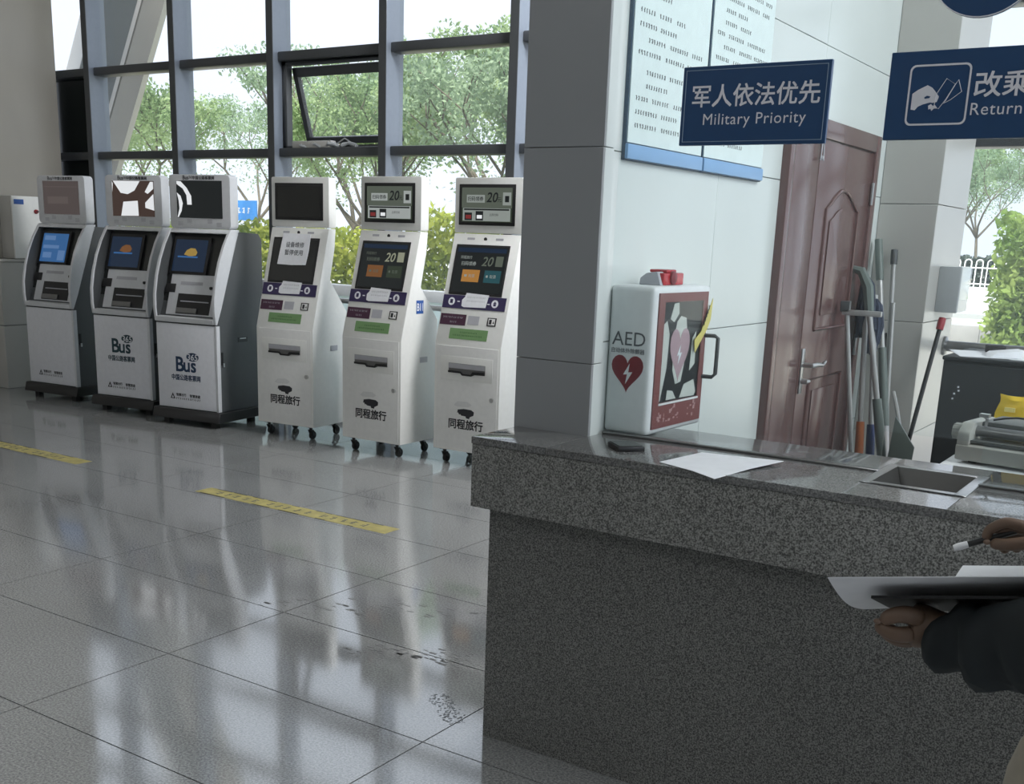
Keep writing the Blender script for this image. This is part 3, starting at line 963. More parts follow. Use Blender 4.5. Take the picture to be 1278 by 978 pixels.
    SP.slab(MB(), 0.05, 0.066, 0.485, 0.515, 0.006, 0.012).build('latch_key', M_STEEL, l)
    return k


silver_kiosk('silver ticket kiosk nearest the left wall with plain front and lit blue screen', (-9.10, 5.93), 5.0, None, 0)
silver_kiosk('middle silver ticket kiosk with cream and brown shapes on its top display', (-8.045, 5.862), 8.4, 0.56, 1)
silver_kiosk('right silver ticket kiosk with low bus logo and wide dark side', (-7.197, 5.82), 7.9, 0.485, 2)

# ------------------------------------------------------------------ white travel kiosks
WB = 0.535


def white_kiosk(label, loc, deg, mode):
    k = thing('ticket_machine', label, 'kiosk', (loc[0], loc[1], 0), math.radians(deg), 'white ticket machines on casters')
    prof = [(0, 0.10), (0, 0.83), (0.203, 1.562), (0.287, 1.562), (0.272, 1.42), (0.215, 1.19), (0.42, 0.955), (0.395, 0.10)]
    MB().prism(prof, 0, WB, 'x').build('body', M_WHITE, k, bevel=0.005)
    MB().prism(rrect(0, WB, 1.567, 1.927, 0.012, 3), 0.203, 0.292, 'y').build('display_head', M_WHITE, k, bevel=0.006)
    HP = Plane((0, 0.203, 0), (1, 0, 0), (0, 0, 1))
    bz = HP.slab(MB(), 0.036, 0.484, 1.618, 1.884, 0, 0.006).build('display_bezel', M_BLACK, k, bevel=0.004)
    HP.slab(MB(), 0.058, 0.462, 1.640, 1.862, 0.0062, 0.0072).build('display', M_SCREENOFF if mode == 0 else S_DGREEN, bz)
    if mode:
        mb = MB()
        HP.slab(mb, 0.06, 0.46, 1.732, 1.862, 0.0072, 0.0076)
        mb.build('advert_field', S_GREEN, bz)
        mb = MB()
        HP.slab(mb, 0.10, 0.245, 1.765, 1.815, 0.0076, 0.0082)
        HP.slab(mb, 0.388, 0.452, 1.750, 1.832, 0.0076, 0.0082)
        HP.slab(mb, 0.07, 0.45, 1.646, 1.730, 0.0076, 0.0080)
        mb.build('advert_panel', S_PALE if mode == 2 else screen_mat('lit_pale_dim', (0.36, 0.39, 0.38), 0.8), bz)
        mb = MB()
        HP.text(mb, '20', 0.305, 1.800, height=0.062, d=0.0088, bold=0.02, shear=0.2)
        HP.text(mb, '元', 0.362, 1.785, height=0.03, d=0.0088)
        HP.text(mb, '扫码领券', 0.172, 1.790, width=0.125, d=0.0088, bold=0.02)
        HP.slab(mb, 0.08, 0.44, 1.716, 1.726, 0.008, 0.0086)
        HP.slab(mb, 0.085, 0.145, 1.650, 1.70, 0.008, 0.0086)
        HP.slab(mb, 0.175, 0.235, 1.650, 1.71, 0.008, 0.0086)
        HP.text(mb, '立即扫码', 0.32, 1.688, width=0.07, d=0.0088)
        HP.slab(mb, 0.405, 0.437, 1.77, 1.81, 0.0082, 0.0088)
        mb.build('advert_print', S_DARK, bz)
        mb = MB()
        HP.slab(mb, 0.185, 0.226, 1.662, 1.685, 0.0086, 0.0092)
        mb.build('advert_bottle_label', S_CREAM, bz)
        HP.slab(MB(), 0.094, 0.138, 1.660, 1.685, 0.0086, 0.0092).build('advert_red_pack', screen_mat('lit_red', (0.20, 0.03, 0.03), 0.8), bz)
    # sloping front
    T = Plane((0, 0, 0.83), (1, 0, 0), (0, 0.203, 0.732))
    L = 0.7596 / 0.732

    def t(z):
        return (z - 0.83) * L
    sb = T.slab(MB(), 0.040, 0.470, t(1.158), t(1.490), 0, 0.004).build('touch_screen', M_BLACK, k, bevel=0.002)
    T.slab(MB(), 0.055, 0.455, t(1.175), t(1.476), 0.0042, 0.005).build('screen_glass', M_SCREENOFF if mode == 0 else S_DARK, sb)
    if mode:
        T.slab(MB(), 0.125, 0.265, t(1.245), t(1.325), 0.005, 0.006).build('orange_button', S_ORANGE if mode == 2 else S_DORANGE, sb)
        T.slab(MB(), 0.305, 0.435, t(1.245), t(1.325), 0.005, 0.006).build('teal_button', S_TEAL if mode == 2 else S_DGREEN, sb)
        mb = MB()
        T.text(mb, '购票', 0.205, t(1.285), width=0.05, d=0.0064)
        T.text(mb, '取票', 0.375, t(1.285), width=0.05, d=0.0064)
        T.slab(mb, 0.145, 0.165, t(1.278), t(1.293), 0.006, 0.0064)
        T.slab(mb, 0.32, 0.335, t(1.278), t(1.293), 0.006, 0.0064)
        T.text(mb, '扫码领券', 0.165, t(1.365), width=0.12, d=0.0064, bold=0.015)
        T.text(mb, '同程旅行', 0.14, t(1.405), width=0.09, d=0.0064)
        mb.build('screen_print', S_PALE if mode == 2 else S_GREEN, sb)
        mb = MB()
        T.text(mb, '20', 0.315, t(1.382), height=0.062, d=0.0064, bold=0.02, shear=0.2)
        T.slab(mb, 0.378, 0.435, t(1.352), t(1.418), 0.005, 0.006)
        mb.build('screen_amount', screen_mat('lit_straw', (0.26, 0.27, 0.20), 0.8) if mode == 1 else S_GREEN, sb)
        T.slab(MB(), 0.06, 0.45, t(1.44), t(1.468), 0.005, 0.0056).build('screen_header', S_NAVY, sb)
    MB().lathe([(0.013, -0.002), (0.013, 0.0), (0.009, 0.004)], T.p(0.262, t(1.528), 0.0), 12, 'y').build('camera_eye', M_BLACK, k, smooth=True)
    mb = MB()
    T.slab(mb, 0.115, 0.175, t(1.522), t(1.536), 0, 0.001)
    T.slab(mb, 0.345, 0.405, t(1.522), t(1.536), 0, 0.001)
    mb.build('faint_marks', M_GREYLAB, k)
    st = T.slab(MB(), 0.006, 0.512, t(1.068), t(1.154), 0, 0.003).build('instruction_strip', M_PURPLE, k)
    mb = MB()
    for x in (0.078, 0.428):
        T.poly(mb, [(x + 0.027 * math.cos(a), t(1.112) + 0.027 * math.sin(a)) for a in [2 * PI * i / 18 for i in range(18)]], 0.003, 0.004)
    T.slab(mb, 0.125, 0.145, t(1.110), t(1.117), 0.003, 0.004)
    T.slab(mb, 0.368, 0.388, t(1.104), t(1.111), 0.003, 0.004)
    mb.build('strip_symbols', M_PAPER, st)
    mb = MB()
    T.slab(mb, 0.067, 0.089, t(1.100), t(1.126), 0.004, 0.0046)
    T.slab(mb, 0.418, 0.438, t(1.098), t(1.112), 0.004, 0.0046)
    T.poly(mb, [(0.414, t(1.113)), (0.442, t(1.113)), (0.428, t(1.128))], 0.004, 0.0046)
    mb.build('strip_icons', M_PURPLE, st)
    nt = T.poly(MB(), [(0.165, t(1.085)), (0.185, t(1.078)), (0.36, t(1.082)), (0.372, t(1.165)), (0.19, t(1.172)), (0.182, t(1.145)), (0.162, t(1.125))], 0.004, 0.005).build('paper_slip', M_PAPER, k)
    mb = MB()
    T.marks(mb, 0.20, 0.35, t(1.145), 0.012, 0.0056, seed=2)
    T.marks(mb, 0.20, 0.35, t(1.120), 0.010, 0.0056, seed=8)
    mb.build('slip_print', M_GREYLAB, nt)
    ml = T.slab(MB(), 0.010, 0.218, t(0.958), t(1.030), 0, 0.002).build('maroon_plate', M_MAROON, k)
    mb = MB()
    T.marks(mb, 0.03, 0.20, t(1.008), 0.012, 0.0026, seed=5)
    T.marks(mb, 0.09, 0.15, t(0.978), 0.013, 0.0026, seed=6)
    mb.build('plate_print', M_GREYLAB, ml)
    T.slab(MB(), 0.235, 0.325, t(0.968), t(1.025), 0, 0.0015).build('grey_sticker', M_GREYLAB, k)
    ic = T.slab(MB(), 0.392, 0.462, t(0.968), t(1.022), 0, 0.003).build('scanner_window', M_BLACK, k)
    mb = MB()
    T.slab(mb, 0.401, 0.453, t(0.974), t(1.016), 0.003, 0.0036)
    mb.build('scanner_face', M_WHITE2, ic)
    mb = MB()
    T.slab(mb, 0.408, 0.428, t(0.980), t(1.010), 0.0036, 0.0042)
    T.poly(mb, [(0.436, t(0.985)), (0.450, t(0.985)), (0.443, t(1.003))], 0.0036, 0.0042)
    mb.build('scanner_icon', M_INK, ic)
    gr = T.slab(MB(), 0.105, 0.412, t(0.868), t(0.938), 0, 0.002).build('green_plate', M_GREEN, k)
    mb = MB()
    T.marks(mb, 0.19, 0.33, t(0.913), 0.011, 0.0024, seed=3)
    T.marks(mb, 0.13, 0.38, t(0.893), 0.010, 0.0024, seed=9)
    mb.build('green_print', screen_mat('pale_green_print', (0.2, 0.34, 0.17), 0.0), gr)
    # lower door
    F = Plane((0, 0, 0), (1, 0, 0), (0, 0, 1))
    F.slab(MB(), 0.022, 0.518, 0.118, 0.822, 0, 0.004).build('door', M_WHITE2, k, bevel=0.003)
    F.slab(MB(), 0.055, 0.478, 0.592, 0.752, 0.004, 0.006).build('slot_plate', M_WHITE, k, bevel=0.002)
    s = F.slab(MB(), 0.122, 0.42, 0.640, 0.706, 0.006, 0.0075).build('ticket_slot', M_DSTEEL, k)
    mb = MB()
    F.poly(mb, [(0.125, 0.655), (0.225, 0.655), (0.245, 0.640), (0.31, 0.640), (0.325, 0.658), (0.418, 0.662), (0.418, 0.642), (0.34, 0.640), (0.315, 0.628), (0.24, 0.628), (0.225, 0.642), (0.125, 0.642)], 0.0075, 0.018)
    mb.build('slot_lip', M_BLACK, s)
    F.slab(MB(), 0.125, 0.417, 0.672, 0.704, 0.0075, 0.0085).build('slot_hood', M_GREYLAB, s)
    MB().lathe([(0.016, -0.016), (0.016, -0.004), (0.010, -0.002)], F.p(0.480, 0.482, 0), 12, 'y').build('lock', M_STEEL, k, smooth=True)
    mb = MB()
    F.poly(mb, [(0.200 + 0.0, 0.368), (0.205, 0.392), (0.255, 0.400), (0.315, 0.398), (0.338, 0.385), (0.335, 0.362), (0.305, 0.348), (0.30, 0.335), (0.275, 0.338), (0.27, 0.350), (0.235, 0.352), (0.225, 0.362), (0.218, 0.356), (0.208, 0.372)], 0.004, 0.005)
    F.text(mb, '同程旅行', 0.272, 0.292, width=0.28, d=0.005, bold=0.05)
    mb.build('lettering', M_INK, k)
    mb = MB()
    F.poly(mb, [(0.17, 0.42), (0.20, 0.448), (0.28, 0.452), (0.32, 0.432), (0.29, 0.415), (0.2, 0.412)], 0.004, 0.0046)
    mb.build('faint_mark', M_FAINT, k)
    S = side_plane(WB)
    S.slab(MB(), 0.215, 0.30, 0.665, 0.705, 0, 0.004).build('side_grip', M_GREYLAB, k, bevel=0.002)
    for (x, y) in ((0.065, 0.05), (WB - 0.065, 0.05), (0.065, 0.35), (WB - 0.065, 0.35)):
        cs = MB().box(x - 0.028, x + 0.028, y - 0.028, y + 0.028, 0.094, 0.10).tube([(x, y, 0.096), (x, y, 0.07)], 0.012, 8).prism([(y - 0.012, 0.075), (y + 0.012, 0.075), (y + 0.036, 0.032), (y + 0.016, 0.026)], x - 0.020, x - 0.014).prism([(y - 0.012, 0.075), (y + 0.012, 0.075), (y + 0.036, 0.032), (y + 0.016, 0.026)], x + 0.014, x + 0.020).box(x - 0.018, x + 0.018, y - 0.012, y + 0.012, 0.068, 0.076).build('caster', M_BLACK, k)
        MB().lathe([(0.014, -0.013), (0.031, -0.011), (0.031, 0.011), (0.014, 0.013)], (x, y + 0.022, 0.031), 16, 'x').build('wheel', M_BLACKM, cs, smooth=True)
    return k, T, S, t


k4, T4, S4, t4 = white_kiosk('white ticket machine with an out of order sheet over its screen', (-6.235, 5.985), 5.5, 0)
sh = thing('notice_sheet', 'white paper notice taped over the screen of the fourth kiosk', 'paper')
sh.matrix_world = k4.matrix_basis.copy()
pp = T4.poly(MB(), [(0.110, t4(1.292)), (0.24, t4(1.289)), (0.378, t4(1.294)), (0.388, t4(1.40)), (0.383, t4(1.515)), (0.125, t4(1.520))], 0.0055, 0.0075).build('sheet', M_PAPER, sh)
mb = MB()
T4.text(mb, '设备维修', 0.252, t4(1.437), width=0.17, d=0.0082, bold=0.014)
T4.text(mb, '暂停使用', 0.25, t4(1.380), width=0.17, d=0.0082, bold=0.014)
mb.build('notice_lettering', M_GREYINK, sh)
k5, T5, S5, t5 = white_kiosk('white ticket machine with a blue B11 sticker on its side', (-5.330, 5.945), 0.5, 1)
b11 = S5.slab(MB(), 0.165, 0.245, 1.008, 1.100, 0, 0.002).build('blue_sticker', M_BLUELAB, k5)
mb = MB()
S5.text(mb, 'B11', 0.205, 1.054, width=0.066, height=0.05, d=0.0026, bold=0.03)
mb.build('sticker_lettering', M_PAPER, b11)
white_kiosk('white ticket machine beside the pillar with bright orange and teal buttons', (-4.585, 6.06), 1.5, 2)

# ------------------------------------------------------------------ granite service counter
CT = 0.977
ct = thing('service_counter', 'long speckled grey granite service counter with overhanging apron', 'counter', (-1.805, 2.677, 0))
ox, oy = -1.805, 2.677


def cbox(x0, x1, y0, y1, z0, z1):
    return MB().box(x0 - ox, x1 - ox, y0 - oy, y1 - oy, z0, z1)


# top: a strip in front of the pillar and the deep part beyond it, with a cut-out for the tray
TX0, TX1, TY0, TY1 = -0.735, -0.495, 2.775, 3.055
cbox(-1.829, -1.574, 2.602, 2.848, CT - 0.022, CT).build('top_slab', M_CTOP, ct, bevel=0.003)
cbox(-1.5735, TX0, 2.602, 3.178, CT - 0.022, CT).build('top_slab', M_CTOP, ct, bevel=0.003)
cbox(TX0, TX1, 2.602, TY0, CT - 0.022, CT).build('top_slab', M_CTOP, ct)
cbox(TX0, TX1, TY1, 3.178, CT - 0.022, CT).build('top_slab', M_CTOP, ct)
cbox(TX1, 0.6, 2.602, 3.178, CT - 0.022, CT).build('top_slab', M_CTOP, ct, bevel=0.003)
cbox(0.601, 1.8, 2.602, 3.178, CT - 0.022, CT).build('top_slab', M_CTOP, ct, bevel=0.003)
xs = [-1.829, 0.58, 1.8]
for a, b in zip(xs[:-1], xs[1:]):
    cbox(a, b - 0.0015, 2.607, 2.632, 0.764, CT - 0.0225).build('apron_panel', M_APRON, ct, bevel=0.0025)
cbox(-1.829, -1.804, 2.6325, 2.846, 0.764, CT - 0.0225).build('apron_panel', M_APRON, ct, bevel=0.0025)
cbox(-1.804, 1.8, 2.6325, 2.676, 0.764, 0.78).build('apron_soffit', M_COUNTER, ct)
xs = [-1.805, -1.168, -0.53, 0.10, 0.75, 1.8]
for a, b in zip(xs[:-1], xs[1:]):
    cbox(a, b - 0.0006, 2.677, 2.702, 0.0, 0.955).build('front_panel', M_COUNTER, ct, bevel=0.0006, seg=1)
cbox(-1.805, -1.78, 2.7025, 2.846, 0.0, 0.955).build('end_panel', M_COUNTER, ct, bevel=0.0015, seg=1)
cbox(1.775, 1.8, 2.7025, 3.17, 0.0, 0.955).build('end_panel', M_COUNTER, ct)
# metal channel for the glass: two runs, interrupted by the tray
cbox(-1.572, TX0 - 0.005, 2.925, 2.945, CT, CT + 0.007).build('glass_channel', M_DSTEEL, ct, bevel=0.002, seg=1)
cbox(TX1 + 0.005, 1.8, 2.925, 2.945, CT, CT + 0.007).build('glass_channel', M_DSTEEL, ct, bevel=0.002, seg=1)

# pass-through tray
ty = thing('cash_tray', 'sunken stainless steel tray let into the counter under the glass', 'tray', (TX0, TY0, CT))
tw, td = TX1 - TX0, TY1 - TY0
mb = MB()
rim = 0.018
mb.box(-0.008, rim, -0.008, td + 0.008, 0.0, 0.003).box(tw - rim, tw + 0.008, -0.008, td + 0.008, 0.0, 0.003)
mb.box(rim, tw - rim, -0.008, rim, 0.0, 0.003).box(rim, tw - rim, td - rim, td + 0.008, 0.0, 0.003)
mb.build('rim', M_STEEL, ty, bevel=0.001, seg=1)
mb = MB()
mb.add([(rim, rim, 0.002), (tw - rim, rim, 0.002), (tw - rim, td - rim, 0.002), (rim, td - rim, 0.002), (rim + 0.02, rim + 0.02, -0.05), (tw - rim - 0.02, rim + 0.02, -0.05), (tw - rim - 0.02, td - rim - 0.02, -0.05), (rim + 0.02, td - rim - 0.02, -0.05)],
       [(4, 5, 6, 7), (0, 4, 7, 3), (1, 2, 6, 5), (0, 1, 5, 4), (3, 7, 6, 2)])
mb.build('bowl', mat('dark_bowl_steel', (0.14, 0.14, 0.135), 0.35, 0.8), ty)  # bowl in a plain darker steel than the rim

# glass screen over the counter with its hanging boards
gp = thing('glass_partition', 'clear glass screen standing along the counter', 'glass screen', (-1.57, 2.935, CT))
MB().prism([(0.0, 0.008), (0.832, 0.008), (0.832, 0.11), (1.078, 0.11), (1.078, 0.008), (3.3, 0.008), (3.3, 2.2), (0.0, 2.2)], -0.004, 0.004, 'y').build('pane', M_PART, gp)

SGY = 2.9285


def sign(name, label, x0, x1, z0, z1):
    s = thing(name, label, 'sign', ((x0 + x1) / 2, SGY, (z0 + z1) / 2))
    MB().box(-(x1 - x0) / 2, (x1 - x0) / 2, -0.012, 0.0, -(z1 - z0) / 2, (z1 - z0) / 2).build('board', M_SIGN, s, bevel=0.0015, seg=1)
    return s, Plane((0, -0.0122, 0), (1, 0, 0), (0, 0, 1))


s, P = sign('priority_sign', 'navy sign on the glass with Chinese lettering over Military Priority', -1.378, -0.970, 1.806, 2.008)
mb = MB()
e, w_, h_ = 0.0016, 0.204 - 0.009, 0.101 - 0.009
P.slab(mb, -w_, w_, h_ - e, h_, 0, 0.0008)
P.slab(mb, -w_, w_, -h_, -h_ + e, 0, 0.0008)
P.slab(mb, -w_, -w_ + e, -h_ + e, h_ - e, 0, 0.0008)
P.slab(mb, w_ - e, w_, -h_ + e, h_ - e, 0, 0.0008)
mb.build('border_line', mat('sign_line', (0.25, 0.33, 0.42), 0.5), s)
mb = MB()
P.text(mb, '军人依法优先', 0.004, 0.025, width=0.352, height=0.056, d=0.001, bold=0.022)
P.text(mb, 'Military Priority', 0.006, -0.039, width=0.285, d=0.001, spacing=1.08)
mb.build('lettering', M_SIGNW, s)

s, P = sign('refund_sign', 'wide navy sign on the glass with a hand holding tickets', -0.825, -0.02, 1.811, 2.014)
mb = MB()
cx = -0.705 - (-0.825 - 0.02) / 2
o_ = rrect(cx - 0.071, cx + 0.071, -0.069, 0.070, 0.014)
i_ = rrect(cx - 0.0665, cx + 0.0665, -0.0645, 0.0655, 0.011)
n = len(o_)
vs = [P.p(x, y, 0.001) for x, y in o_] + [P.p(x, y, 0.001) for x, y in i_]
mb.add(vs, [(k, (k + 1) % n, n + (k + 1) % n, n + k) for k in range(n)])


def pic(x, y):
    """pictogram pixels in the zoomed sign to board units"""
    return (cx + (x - 682) / 365 * 0.142, -(y - 607) / 375 * 0.139)


hand = [(528, 595), (560, 572), (615, 545), (645, 562), (668, 590), (690, 618), (680, 650), (655, 655), (640, 652), (600, 662), (570, 675), (553, 697), (528, 692)]
P.poly(mb, [pic(*q) for q in hand][::-1], 0, 0.001)
P.poly(mb, [pic(*q) for q in ((632, 672), (648, 662), (660, 674), (672, 668), (690, 690), (668, 690), (655, 705), (648, 690), (636, 695))][::-1], 0, 0.001)
for tk in (((672, 605), (724, 510), (778, 545), (730, 640), (695, 693), (668, 676)), ((735, 640), (780, 545), (795, 520), (820, 592), (760, 640), (722, 660))):
    q = [P.p(*pic(*z), 0.001) for z in tk]
    mb.tube(q + [q[0]], 0.0008, 5, False)
mb.build('pictogram', M_SIGNW, s)
mb = MB()
P.poly(mb, [pic(*q) for q in ((603, 620), (618, 610), (640, 615), (634, 625), (606, 628))][::-1], 0.001, 0.0016)
for k in range(3):
    P.poly(mb, [pic(*q) for q in ((700 + 14 * k, 640 - 22 * k), (704 + 14 * k, 636 - 22 * k), (712 + 14 * k, 641 - 22 * k), (708 + 14 * k, 645 - 22 * k))][::-1], 0.001, 0.0016)
mb.build('pictogram_gap', M_SIGN, s)
mb = MB()
P.text(mb, '改乘退票', cx + 0.082 + 0.125, 0.020, width=0.25, height=0.056, d=0.001, bold=0.022)
P.text(mb, 'Return and Change', cx + 0.079 + 0.165, -0.039, width=0.33, d=0.001, spacing=1.08)
mb.build('lettering', M_SIGNW, s)

s = thing('window_number_disc', 'round navy disc stuck high on the glass at the top edge', 'sign', (-0.632, SGY, 2.205))
MB().lathe([(0.124, -0.012), (0.125, -0.008), (0.125, 0.0)], (0, 0, 0), 48, 'y').build('disc', M_SIGN, s)
mb = MB()
n = 48
ring = [(r_ * math.cos(2 * PI * k / n), -0.0124, r_ * math.sin(2 * PI * k / n)) for r_ in (0.125, 0.1225) for k in range(n)]
mb.add(ring, [(k, (k + 1) % n, n + (k + 1) % n, n + k) for k in range(n)])
mb.build('rim_line', M_SIGNW, s)

# ------------------------------------------------------------------ notice boards on the tiled wall
def board(label, y0, y1, seed):
    b = thing('notice_board', label, 'notice board', (-1.585, y0, 1.775))
    w = y1 - y0
    MB().box(0.0, 0.012, 0.0, w, 0.0, 1.5).build('backing', M_BOARDEDGE, b, bevel=0.001, seg=1)
    MB().box(0.012, 0.015, 0.006, w - 0.008, 0.05, 1.495).build('sheet', M_BOARD, b)
    MB().box(0.010, 0.022, 0.0, w - 0.004, 0.004, 0.046).build('bottom_rail', M_BLUERAIL, b, bevel=0.004)
    P = Plane((0.0151, 0, 0), (0, 1, 0), (0, 0, 1))
    mb = MB()
    r = random.Random(seed)
    z = 0.10
    k = 0
    while z < 1.2:
        ind = r.choice((0.04, 0.04, 0.10))
        end = w - r.choice((0.04, 0.05, 0.18, 0.28, 0.06))
        x = ind
        while x < end - 0.06:
            ln = r.uniform(0.07, 0.17)
            P.marks(mb, x, min(x + ln, end), z, 0.0125, 0.0006, seed=seed * 100 + k, pitch=0.0165, w=0.2)
            x += ln + 0.022
            k += 1
        z += 0.0375 if r.random() > 0.12 else 0.05
    mb.build('printed_lines', mat('notice_ink', (0.05, 0.06, 0.065), 0.6), b)
    return b


board('left notice board of two, pale with fine print and a blue bottom rail', 2.972, 3.505, 11)
board('right notice board of two, pale with fine print, behind the priority sign', 3.513, 4.05, 12)

# ------------------------------------------------------------------ AED cabinet
ae = thing('aed_cabinet', 'white AED cabinet with glazed red door standing on the counter', 'cabinet', (-1.584, 2.955, CT + 0.003), math.radians(-2.0))
D, WD, HH = 0.150, 0.375, 0.442
MB().box(0.0, D, 0.0, WD, 0.0, HH).build('case', M_AEDW, ae, bevel=0.018, seg=3)
A = Plane((D, 0, 0), (0, 1, 0), (0, 0, 1))
mb = MB()
dm = 0.004
fr = [(0.025, 0.350, 0.018, 0.095), (0.025, 0.350, 0.395, 0.422), (0.025, 0.062, 0.095, 0.395), (0.318, 0.350, 0.095, 0.395)]
for x0, x1, z0, z1 in fr:
    A.slab(mb, x0, x1, z0, z1, 0, dm)
do = mb.build('door_print', M_AEDRED, ae)
A.slab(MB(), 0.062, 0.318, 0.095, 0.395, 0.0002, 0.001).build('dark_interior', M_BLACK, do)
mb = MB()  # cream shapes paint bright window reflections onto the cabinet door
A.poly(mb, [(0.07, 0.10), (0.10, 0.20), (0.105, 0.30), (0.085, 0.34), (0.066, 0.33), (0.066, 0.10)], 0.001, 0.002)
A.poly(mb, [(0.15, 0.335), (0.175, 0.352), (0.21, 0.345), (0.225, 0.29), (0.215, 0.20), (0.20, 0.15), (0.165, 0.145), (0.14, 0.19), (0.135, 0.27)], 0.001, 0.002)
A.poly(mb, [(0.105, 0.345), (0.125, 0.39), (0.155, 0.392), (0.16, 0.36), (0.13, 0.335)], 0.001, 0.002)
A.poly(mb, [(0.20, 0.10), (0.225, 0.14), (0.29, 0.15), (0.31, 0.11), (0.30, 0.098)], 0.001, 0.002)
A.poly(mb, [(0.255, 0.18), (0.262, 0.28), (0.285, 0.30), (0.29, 0.20)], 0.001, 0.002)
A.poly(mb, [(0.11, 0.100), (0.115, 0.13), (0.15, 0.125), (0.175, 0.10)], 0.001, 0.002)
mb.build('reflection_shapes', mat('cream_reflection', (0.66, 0.65, 0.60), 0.5), do)
mb = MB()
A.poly(mb, heart(0.178, 0.232, 0.13, 0.165), 0.002, 0.0026)
mb.build('door_heart', mat('pale_pink_heart', (0.50, 0.33, 0.36), 0.5), do)
mb = MB()
A.poly(mb, [(0.178 + 0.05 * x, 0.235 + 0.06 * y) for x, y in BOLT][::-1], 0.0027, 0.0032)
mb.build('door_bolt', M_PAPER, do)
A.slab(MB(), 0.06, 0.32, 0.093, 0.397, 0.0045, 0.0065).build('door_glass', M_PART, do)
A.slab(MB(), 0.058, 0.322, 0.088, 0.094, 0.003, 0.007).build('glass_bead', M_AEDW, do)
mb = MB()
r = random.Random(4)
for k in range(26):
    x, z = r.uniform(0.05, 0.32), r.uniform(0.03, 0.075)
    A.slab(mb, x, x + r.uniform(0.003, 0.014), z, z + r.uniform(0.002, 0.014), dm, dm + 0.0006)
mb.build('door_pictures', mat('pale_rose_print', (0.42, 0.26, 0.25), 0.5), do)
hb = MB().tube([A.p(0.345, 0.285, 0.0), A.p(0.352, 0.285, 0.035), A.p(0.356, 0.278, 0.045), A.p(0.356, 0.165, 0.045), A.p(0.352, 0.155, 0.035), A.p(0.345, 0.155, 0.0)], 0.0065, 10)
hb.build('door_handle', M_DGREY, ae, smooth=True)
A.poly(MB(), [(0.262, 0.275), (0.305, 0.30), (0.372, 0.40), (0.366, 0.335), (0.345, 0.305), (0.298, 0.262), (0.27, 0.235)], 0.008, 0.010).build('yellow_tag', M_YTAG, ae)
mb = MB()
for k in range(5):
    A.slab(mb, 0.318 + 0.007 * k, 0.323 + 0.007 * k, 0.318 + 0.012 * k, 0.332 + 0.012 * k, 0.010, 0.0106)
mb.build('tag_print', M_INK, ae)
L_ = Plane((0, 0.0, 0), (1, 0, 0), (0, 0, 1))
mb = MB()
L_.text(mb, 'AED', 0.072, 0.286, width=0.112, height=0.040, d=0.0012)
mb.build('lettering', M_GREYINK, ae)
mb = MB()
L_.text(mb, '自动体外除颤器', 0.072, 0.250, width=0.112, height=0.015, d=0.0012, bold=0.012)
mb.build('small_lettering', M_GREYINK, ae)
hh = L_.poly(MB(), heart(0.073, 0.181, 0.108, 0.112), 0, 0.0012).build('red_heart', M_HEART, ae)
L_.poly(MB(), [(0.076 + 0.048 * x, 0.182 + 0.062 * y) for x, y in BOLT][::-1], 0.0012, 0.002).build('heart_bolt', M_AEDW, hh)
si = thing('alarm_siren', 'red alarm siren with pale base on top of the AED cabinet', 'siren', (-1.520, 3.09, CT + 0.003 + HH))
MB().prism([(-0.012, 0), (-0.010, 0.02), (0.01, 0.035), (0.045, 0.04), (0.06, 0.0)], -0.055, 0.055, 'y').build('siren_base', M_GREYLAB, si, bevel=0.003)
mb = MB().box(0.030, 0.062, -0.04, 0.10, 0.0, 0.036).box(0.0, 0.058, -0.015, 0.055, 0.036, 0.046)
mb.build('siren_cap', M_SIREN, si, bevel=0.006)
MB().lathe([(0.020, 0.06), (0.020, 0.068), (0.012, 0.072)], (0, 0.02, 0.022), 14, 'x').build('siren_lens', M_HEART, si, smooth=True)

# ------------------------------------------------------------------ things on the counter
ph = thing('black_wallet', 'small flat black case lying on the counter beside the pillar', 'case', (-1.395, 2.748, CT), math.radians(48))
MB().box(-0.04, 0.04, -0.046, 0.046, 0.0, 0.014).build('case_body', M_BLACK, ph, bevel=0.004)
MB().box(-0.034, 0.034, -0.04, 0.04, 0.014, 0.0155).build('case_face', M_SCREENOFF, ph)


def sheet(name, label, pts, zf, loc=(0, 0, 0), parent=None, n=8, m=None, cat='paper', th=0.0012):
    """a four-cornered sheet with a soft curl; zf(u, v) gives its height"""
    mb = MB()
    P0, P1, P2, P3 = [Vector(p) for p in pts]
    vs, fs = [], []
    for side in (0, 1):
        for i in range(n + 1):
            for j in range(n + 1):
                u, v = i / n, j / n
                q = P0 * (1 - u) * (1 - v) + P1 * u * (1 - v) + P2 * u * v + P3 * (1 - u) * v
                vs.append((q.x, q.y, q.z + zf(u, v) + side * th))
    N = (n + 1) * (n + 1)
    for i in range(n):
        for j in range(n):
            a = i * (n + 1) + j
            fs.append((a, a + 1, a + n + 2, a + n + 1))
            fs.append((N + a, N + a + n + 1, N + a + n + 2, N + a + 1))
    for i in range(n):
        for a, b in ((i, i + 1), (n * (n + 1) + i + 1, n * (n + 1) + i), ((i + 1) * (n + 1), i * (n + 1)), (i * (n + 1) + n, (i + 1) * (n + 1) + n)):
            fs.append((a, N + a, N + b, b))
    mb.add(vs, fs)
    o = mb.build(name, m or M_PAPER, parent, smooth=True, loc=loc)
    if label:
        tag(o, label, cat)
    return o


sheet('paper_sheet', 'white paper sheet on the counter with its corner over the edge', [(-1.235, 2.632, CT + 0.001), (-1.045, 2.56, CT + 0.001), (-0.965, 2.835, CT + 0.001), (-1.205, 2.845, CT + 0.001)],
      lambda u, v: 0.0 + 0.010 * u * v - (0.006 * max(0, (u - 0.6)) / 0.4 * max(0, 0.5 - v) / 0.5), n=10)

